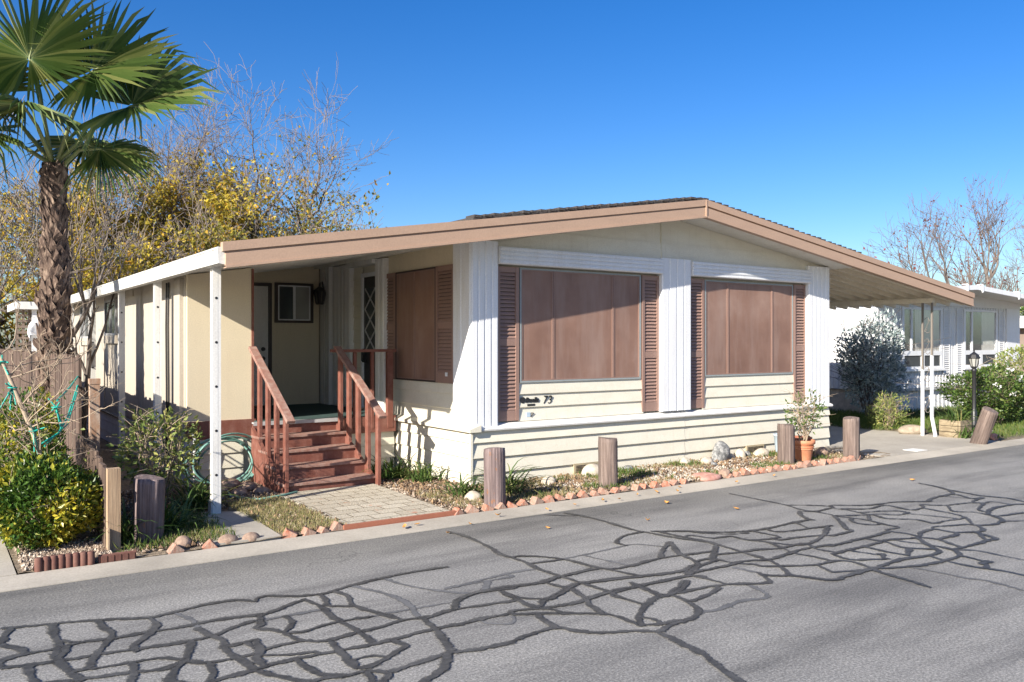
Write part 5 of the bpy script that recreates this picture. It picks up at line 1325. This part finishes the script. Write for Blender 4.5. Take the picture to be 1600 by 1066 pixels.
tree('deciduous_tree', 'leaning dark trunked tree full of yellow leaves behind the storage room', (5.6, 29.2, 0), [((0, 0, 0), (.25, -.1, 1), 3.4, .30), ((.5, 0, 2.6), (-.8, .3, .8), 2.8, .2), ((.6, 0, 3.0), (.5, -.2, .9), 2.9, .18), ((.5, 0, 2.8), (0, .5, .9), 3.0, .15)], SP, 'twig', 'yellow', 17000, .135, low(6.6, 1.4), 2, .03, gnarl=.2)
tree('deciduous_tree', 'twiggy tree with fading yellow leaves at the left behind the palm', (1.9, 30.5, 0), [((0, 0, 0), (.1, 0, 1), 3.4, .25), ((0, 0, 2.4), (-.7, .3, .8), 3.0, .16), ((0, 0, 2.7), (.7, -.3, .8), 3.2, .16)], SP, 'twig', 'yellow', 14000, .13, low(6.0, 1.2), 3, .03, gnarl=.2)
tree('deciduous_tree', 'yellow green leafy tree filling the gap between palm and roof edge', (5.0, 24.6, 0), [((0, 0, 0), (-.1, .1, 1), 2.2, .18), ((0, 0, 1.6), (.7, .3, .7), 2.4, .13), ((0, 0, 1.6), (-.7, .2, .7), 2.4, .13)], SP, 'twig', 'yellow', 12000, .115, low(4.4, 1.5), 4, .02)
tree('deciduous_tree', 'low green yellow tree just above the porch roof line', (9.0, 26.4, 0), [((0, 0, 0), (0, .1, 1), 2.4, .18), ((0, 0, 2.0), (.7, .1, .6), 2.4, .12), ((0, 0, 2.0), (-.8, .1, .6), 2.4, .12)], dict(SP, n=[6, 6, 5, 3]), 'twig', 'yellowgreen', 9000, .115, low(5.0, 2.0), 5, .03)
SB = dict(SP, K=[5, 5, 4, 3], n=[5, 5, 4], ang=[(.25, .6), (.3, .7), (.4, .9)], len=[(.6, .9), (.5, .8), (.4, .7)], rmin=.006); SB['from'] = [.3, .3, .2]
tree('bare_sapling', 'leafless pale branched sapling rising just right of the palm trunk', (2.05, 15.6, 0), [((0, 0, 0), (-.1, 0, 1), 2.4, .06), ((-.1, 0, 1.9), (.55, -.35, .8), 1.3, .042), ((-.15, 0, 2.0), (.12, -.1, 1), 1.4, .035)], SB, 'twig', None, seed=6, gnarl=.08)
tree('bare_sapling', 'leafless sapling with long grey twigs left of the palm trunk', (.35, 15.2, 0), [((0, 0, 0), (0, 0, 1), 2.2, .06), ((0, 0, 1.7), (-.6, .3, .7), 1.5, .04), ((0, 0, 1.6), (.45, -.2, .9), 1.3, .035), ((0, 0, 1.9), (-.2, -.2, 1), 1.5, .04)], SB, 'twig', None, seed=8, gnarl=.10)
ST = dict(SP, n=[5, 6, 5, 3]); ST['from'] = [.3, .2, .2, .2]
tree('bare_tree', 'bare winter tree with reddish seed clusters behind the white neighbouring house', (39.6, 19.0, 0), [((0, 0, 0), (0, 0, 1), 2.6, .26), ((0, 0, 2.2), (-.9, .62, .55), 3.5, .16), ((0, 0, 2.3), (-.6, .4, .9), 2.9, .15), ((0, 0, 2.4), (.1, -.1, 1), 3.0, .15), ((0, 0, 2.3), (.7, -.45, .7), 3.0, .15)], ST, 'twig_red', 'rustleaf', 420, .13, lambda W: np.ones(len(W)), 7, .10, gnarl=.13)

# ------------------------------------------------------------------ neighbouring house on the right
NX0, NX1, NY = 19.06, 26.3, 11.9
Nb = thing('white_house', 'white ribbed neighbouring house with two large windows and shutters', 'house', (22.6, NY, 0))
def nz(x): return 3.16-.062*abs(x-22.1)+.02
def ribbed(x0, x1, z0, z1, y, pitch=.15):
    g = MB(); g.box(x0, y, z0, x1, y+.08, z1); n = int((x1-x0)/pitch)
    for i in range(n):
        a = x0+(i+.2)*(x1-x0)/n; g.extr([(a, y+.001), (a+.015, y-.018), (a+.07, y-.018), (a+.085, y+.001)], 'z', z0+.002, z1-.002)
    return g
ribbed(NX0+.02, NX1, .62, 3.05, NY).build('wall', M['neighbor'], Nb)
g = MB(); g.box(NX0, NY+.01, .62, NX0+.08, 24, 2.98)
for i in range(80): 
    y = NY+.1+i*.15; g.extr([(NX0+.001, y), (NX0-.018, y+.015), (NX0-.018, y+.07), (NX0+.001, y+.085)], 'z', .622, 2.978)
g.build('side_wall', M['neighbor'], Nb)
g = MB(); g.box(NX1-.1, NY+.09, 0, NX1, 24, 3.0); g.box(NX0+.1, 23.9, 0, NX1-.1, 24, 3.0); g.build('rear_wall', M['neighbor'], Nb)
ribbed(NX0+.05, NX1-.02, -.02, .56, NY+.06, .2).build('skirting', M['neighbor'], Nb)
g = MB(); g.box(NX0+.06, NY+.1, -.02, NX0+.12, 23.9, .6); g.build('skirting', M['stone_pale'], Nb)
g = MB(); g.box(NX0-.02, NY-.05, .56, NX1+.02, NY+.02, .63); g.build('base_trim', M['iron'], Nb)
g = MB(); g.extr([(NX0, 2.76), (NX1, 2.76), (NX1, nz(NX1)), (22.1, nz(22.1)), (NX0, nz(NX0))], 'y', NY-.06, NY-.025); g.build('gable', M['neighbor'], Nb)
g = MB(); g.box(25.55, NY-.045, .6, NX1+.03, NY+.01, 2.76); g.build('corner_panel', M['white'], Nb)
g = MB()
for a, b in ((18.5, 22.1), (22.1, 27.0)): g.extr([(a, nz(a)), (b, nz(b)), (b, nz(b)+.07), (a, nz(a)+.07)], 'y', NY-.86, 24.6)
rf = g.build('roof', M['white_old'], Nb)
g = MB()
for a, b in ((18.5, 22.1), (22.1, 27.05)): g.extr([(a, nz(a)-.03), (b, nz(b)-.03), (b, nz(b)+.09), (a, nz(a)+.09)], 'y', NY-.93, NY-.862)
g.build('fascia', M['white'], rf)
for x in (21.6, 22.35, 24.3):
    g = MB(); g.box(x-.03, NY-.955, nz(x)-.08, x+.03, NY-.932, nz(x)+.115); g.box(x-.03, NY-.955, nz(x)+.1155, x+.03, NY-.8, nz(x)+.13); g.build('clip', M['white'], rf)
for x0, x1 in ((20.14, 22.05), (23.14, 25.0)):
    g = MB(); z0, z1 = 1.12, 2.70; mz = 1.52
    for q in ((x0, z0, x0+.09, z1), (x1-.09, z0, x1, z1), (x0+.09, z0, x1-.09, z0+.06), (x0+.09, z1-.06, x1-.09, z1), (x0+.09, mz-.06, x1-.09, mz+.06), ((x0+x1)/2-.07, z0+.06, (x0+x1)/2+.07, mz-.06)): g.box(q[0], NY-.06, q[1], q[2], NY-.019, q[3])
    g.box(x0-.04, NY-.1, z0-.06, x1+.04, NY-.019, z0-.002)
    g.box(x0+.42, NY-.055, mz+.061, x0+.48, NY-.02, z1-.061)
    wf = g.build('window', M['white'], Nb)
    g = MB(); g.box(x0+.09, NY-.035, mz+.06, x1-.09, NY-.03, z1-.06); g.build('pane', M['glass_clear'], wf)
    g = MB(); g.box(x0+.09, NY-.0195, mz+.06, x1-.09, NY-.0185, z1-.06); g.build('dark_interior', M['glass'], wf)
    for a, b in ((x0+.09, (x0+x1)/2-.07), ((x0+x1)/2+.07, x1-.09)):
        g = MB(); g.box(a, NY-.035, z0+.06, b, NY-.03, mz-.06); g.build('pane', M['glass'], wf)
    g = MB(); n = 34; xa = x0+(.62 if x0 < 22 else 1.0); xb = x1-.1; pts = [(xa+(xb-xa)*i/n, NY-.0255+.004*math.sin(i*1.9)) for i in range(n+1)]
    g.add([(p, q, mz+.06) for p, q in pts]+[(p, q, z1-.065) for p, q in pts], [(i, i+1, n+2+i, n+1+i) for i in range(n)]); g.build('curtain', M['curtain'], wf)
def nshutter(x0, x1):
    g = MB(); z0, z1 = .96, 2.70; g.box(x0, NY-.045, z0, x0+.035, NY-.019, z1); g.box(x1-.035, NY-.045, z0, x1, NY-.019, z1); g.box(x0+.035, NY-.026, z0, x1-.035, NY-.02, z1)
    n = 30
    for i in range(n):
        z = z0+.03+(z1-z0-.05)*i/n; g.extr([(NY-.044, z), (NY-.044, z+.012), (NY-.027, z+.035), (NY-.027, z+.022)], 'x', x0+.036, x1-.036)
    g.build('shutter', M['neighbor'], Nb)
for a, b in ((19.80, 20.10), (22.12, 22.45), (22.80, 23.10), (25.1, 25.42)): nshutter(a, b)

# lamp post, planter, marker
LP = thing('lamp_post', 'short black lamp post with lantern head in front of rose hedge', 'lamp post', (16.75, 8.38, .03))
g = MB(); g.lathe([(.055, .02), (.055, .45), (.042, .47), (.035, .5), (.035, 1.22), (.05, 1.24), (.05, 1.27), (.03, 1.29)], (16.75, 8.38, 0), 14); g.build('post', M['black'], LP)
g = MB(); g.lathe([(.03, 1.29), (.06, 1.31), (.065, 1.33)], (16.75, 8.38, 0), 8, smooth=False); g.lathe([(.115, 1.49), (.115, 1.505), (.085, 1.56), (.03, 1.60), (.012, 1.62), (.018, 1.645), (.004, 1.67)], (16.75, 8.38, 0), 8, smooth=False)
for k in range(8):
    a = k*PI/4; g.tube([(16.75+.062*math.cos(a), 8.38+.062*math.sin(a), 1.33), (16.75+.10*math.cos(a), 8.38+.10*math.sin(a), 1.49)], .006, 4)
g.build('lantern', M['black'], LP)
g = MB(); g.lathe([(.055, 1.332), (.092, 1.488)], (16.75, 8.38, 0), 8, smooth=False); g.build('pane', M['glass_grey'], LP)
g = MB()
for k in range(3):
    z = .03+.11*k; g.box(15.62, 8.06, z, 16.02, 8.10, z+.10); g.box(15.62, 8.42, z, 16.02, 8.46, z+.10); g.box(15.6, 8.101, z, 15.64, 8.419, z+.10); g.box(16.0, 8.101, z, 16.04, 8.419, z+.10)
g.box(15.65, 8.11, .03, 15.99, 8.41, .28)
tag(g.build('planter_box', M['planter'], loc=(15.82, 8.26, 0)), 'weathered wooden planter box beside the carport post', 'planter')
g = MB(); g.box(13.14, 7.47, .03, 13.44, 7.72, .040)
mk = tag(g.build('ground_marker', M['marker'], loc=(13.3, 7.6, .03)), 'white square plate marker lying flat on the driveway by the kerb', 'marker')

# ------------------------------------------------------------------ far background
fb = thing('patio_cover', 'white roofed lattice patio beyond the fence left of the palm trunk', 'patio cover', (2.2, 23.6, 0))
g = MB(); g.box(1.72, 23.4, 2.60, 2.62, 26, 2.78); g.build('roof', M['white_old'], fb)
for x in (2.12,): 
    g = MB(); g.box(x-.05, 23.5, 0, x+.05, 23.6, 2.6); g.build('post', M['white'], fb)
g = MB()
for i in range(7): g.box(1.74+i*.13, 23.7, 0, 1.80+i*.13, 23.72, 2.6)
for i in range(18): g.box(1.74, 23.68, .05+i*.14, 2.6, 23.699, .11+i*.14)
g.build('lattice', M['lattice'], fb)
ds = thing('satellite_dish', 'white oval satellite dish on a mast behind the fence', 'satellite dish', (1.05, 16.7, 0))
g = MB(); V = []; n = 24
for q in range(5):
    r = .27*q/4
    for j in range(n):
        a = 2*PI*j/n; V.append(Vector((r*.86*math.cos(a), -.13*(1-(q/4)**2)*-1, r*math.sin(a))))
Rm = Matrix.Rotation(-.45, 3, 'X') @ Matrix.Identity(3); Rz = Matrix.Rotation(-.35, 3, 'Z')
V = [Rz @ (Rm @ v)+Vector((1.60, 16.4, 2.02)) for v in V]
V2 = [v+(Rz @ (Rm @ Vector((0, .015, 0)))) for v in V]
FQ = [(q*n+j, q*n+(j+1) % n, (q+1)*n+(j+1) % n, (q+1)*n+j) for q in range(4) for j in range(n)]
g.add(V+V2, FQ+[tuple(i+5*n for i in f[::-1]) for f in FQ]+[(4*n+j, 4*n+(j+1) % n, 9*n+(j+1) % n, 9*n+j) for j in range(n)], 0, True); g.build('dish', M['white'], ds)
g = MB(); g.tube([(1.63, 16.58, 0), (1.63, 16.58, 1.95), (1.61, 16.46, 2.03)], .03, 8); g.tube([(1.60, 16.4, 1.76), (1.42, 15.95, 1.86)], .012, 6); g.box(1.37, 15.9, 1.82, 1.47, 15.99, 1.92); g.build('mast', M['iron'], ds)
db = thing('distant_house', 'small brown walled house with pale roof at the far right edge', 'house', (41, 17, 0))
g = MB(); g.box(38, 14.5, 0, 48, 22, 2.4); g.build('wall', M['lattice'], db)
g = MB(); g.extr([(14.0, 2.4), (22.5, 2.4), (18.2, 3.0)], 'x', 37.5, 48.5); g.build('roof', M['white_old'], db)
g = MB(); g.box(37.97, 15.5, .9, 38.0, 16.6, 2.0); g.build('window', M['glass'], db)
def hedge_far(label, c, r, n, seed, leaf='greenleaf', sz=.16):
    return shrub('far_tree', label, c, r, n, sz, leaf, 'bark', 10, .6, .3, 0, 3, seed=seed, cr=.08, bumps=.3, cat='tree')
hedge_far('dark green bushy tree at the far left beyond the board fence', (-1.6, 29, 0), (2.2, 1.6, 2.2), 5200, 61)
hedge_far('low green shrubbery seen under the trees beyond storage room', (2.6, 31, 0), (3.2, 1.4, 1.9), 5200, 62, 'yellowgreen')
hedge_far('hazy low tree behind the distant house at right edge', (52, 24, 0), (5, 3, 2.0), 3000, 63, 'greenleaf', .3)
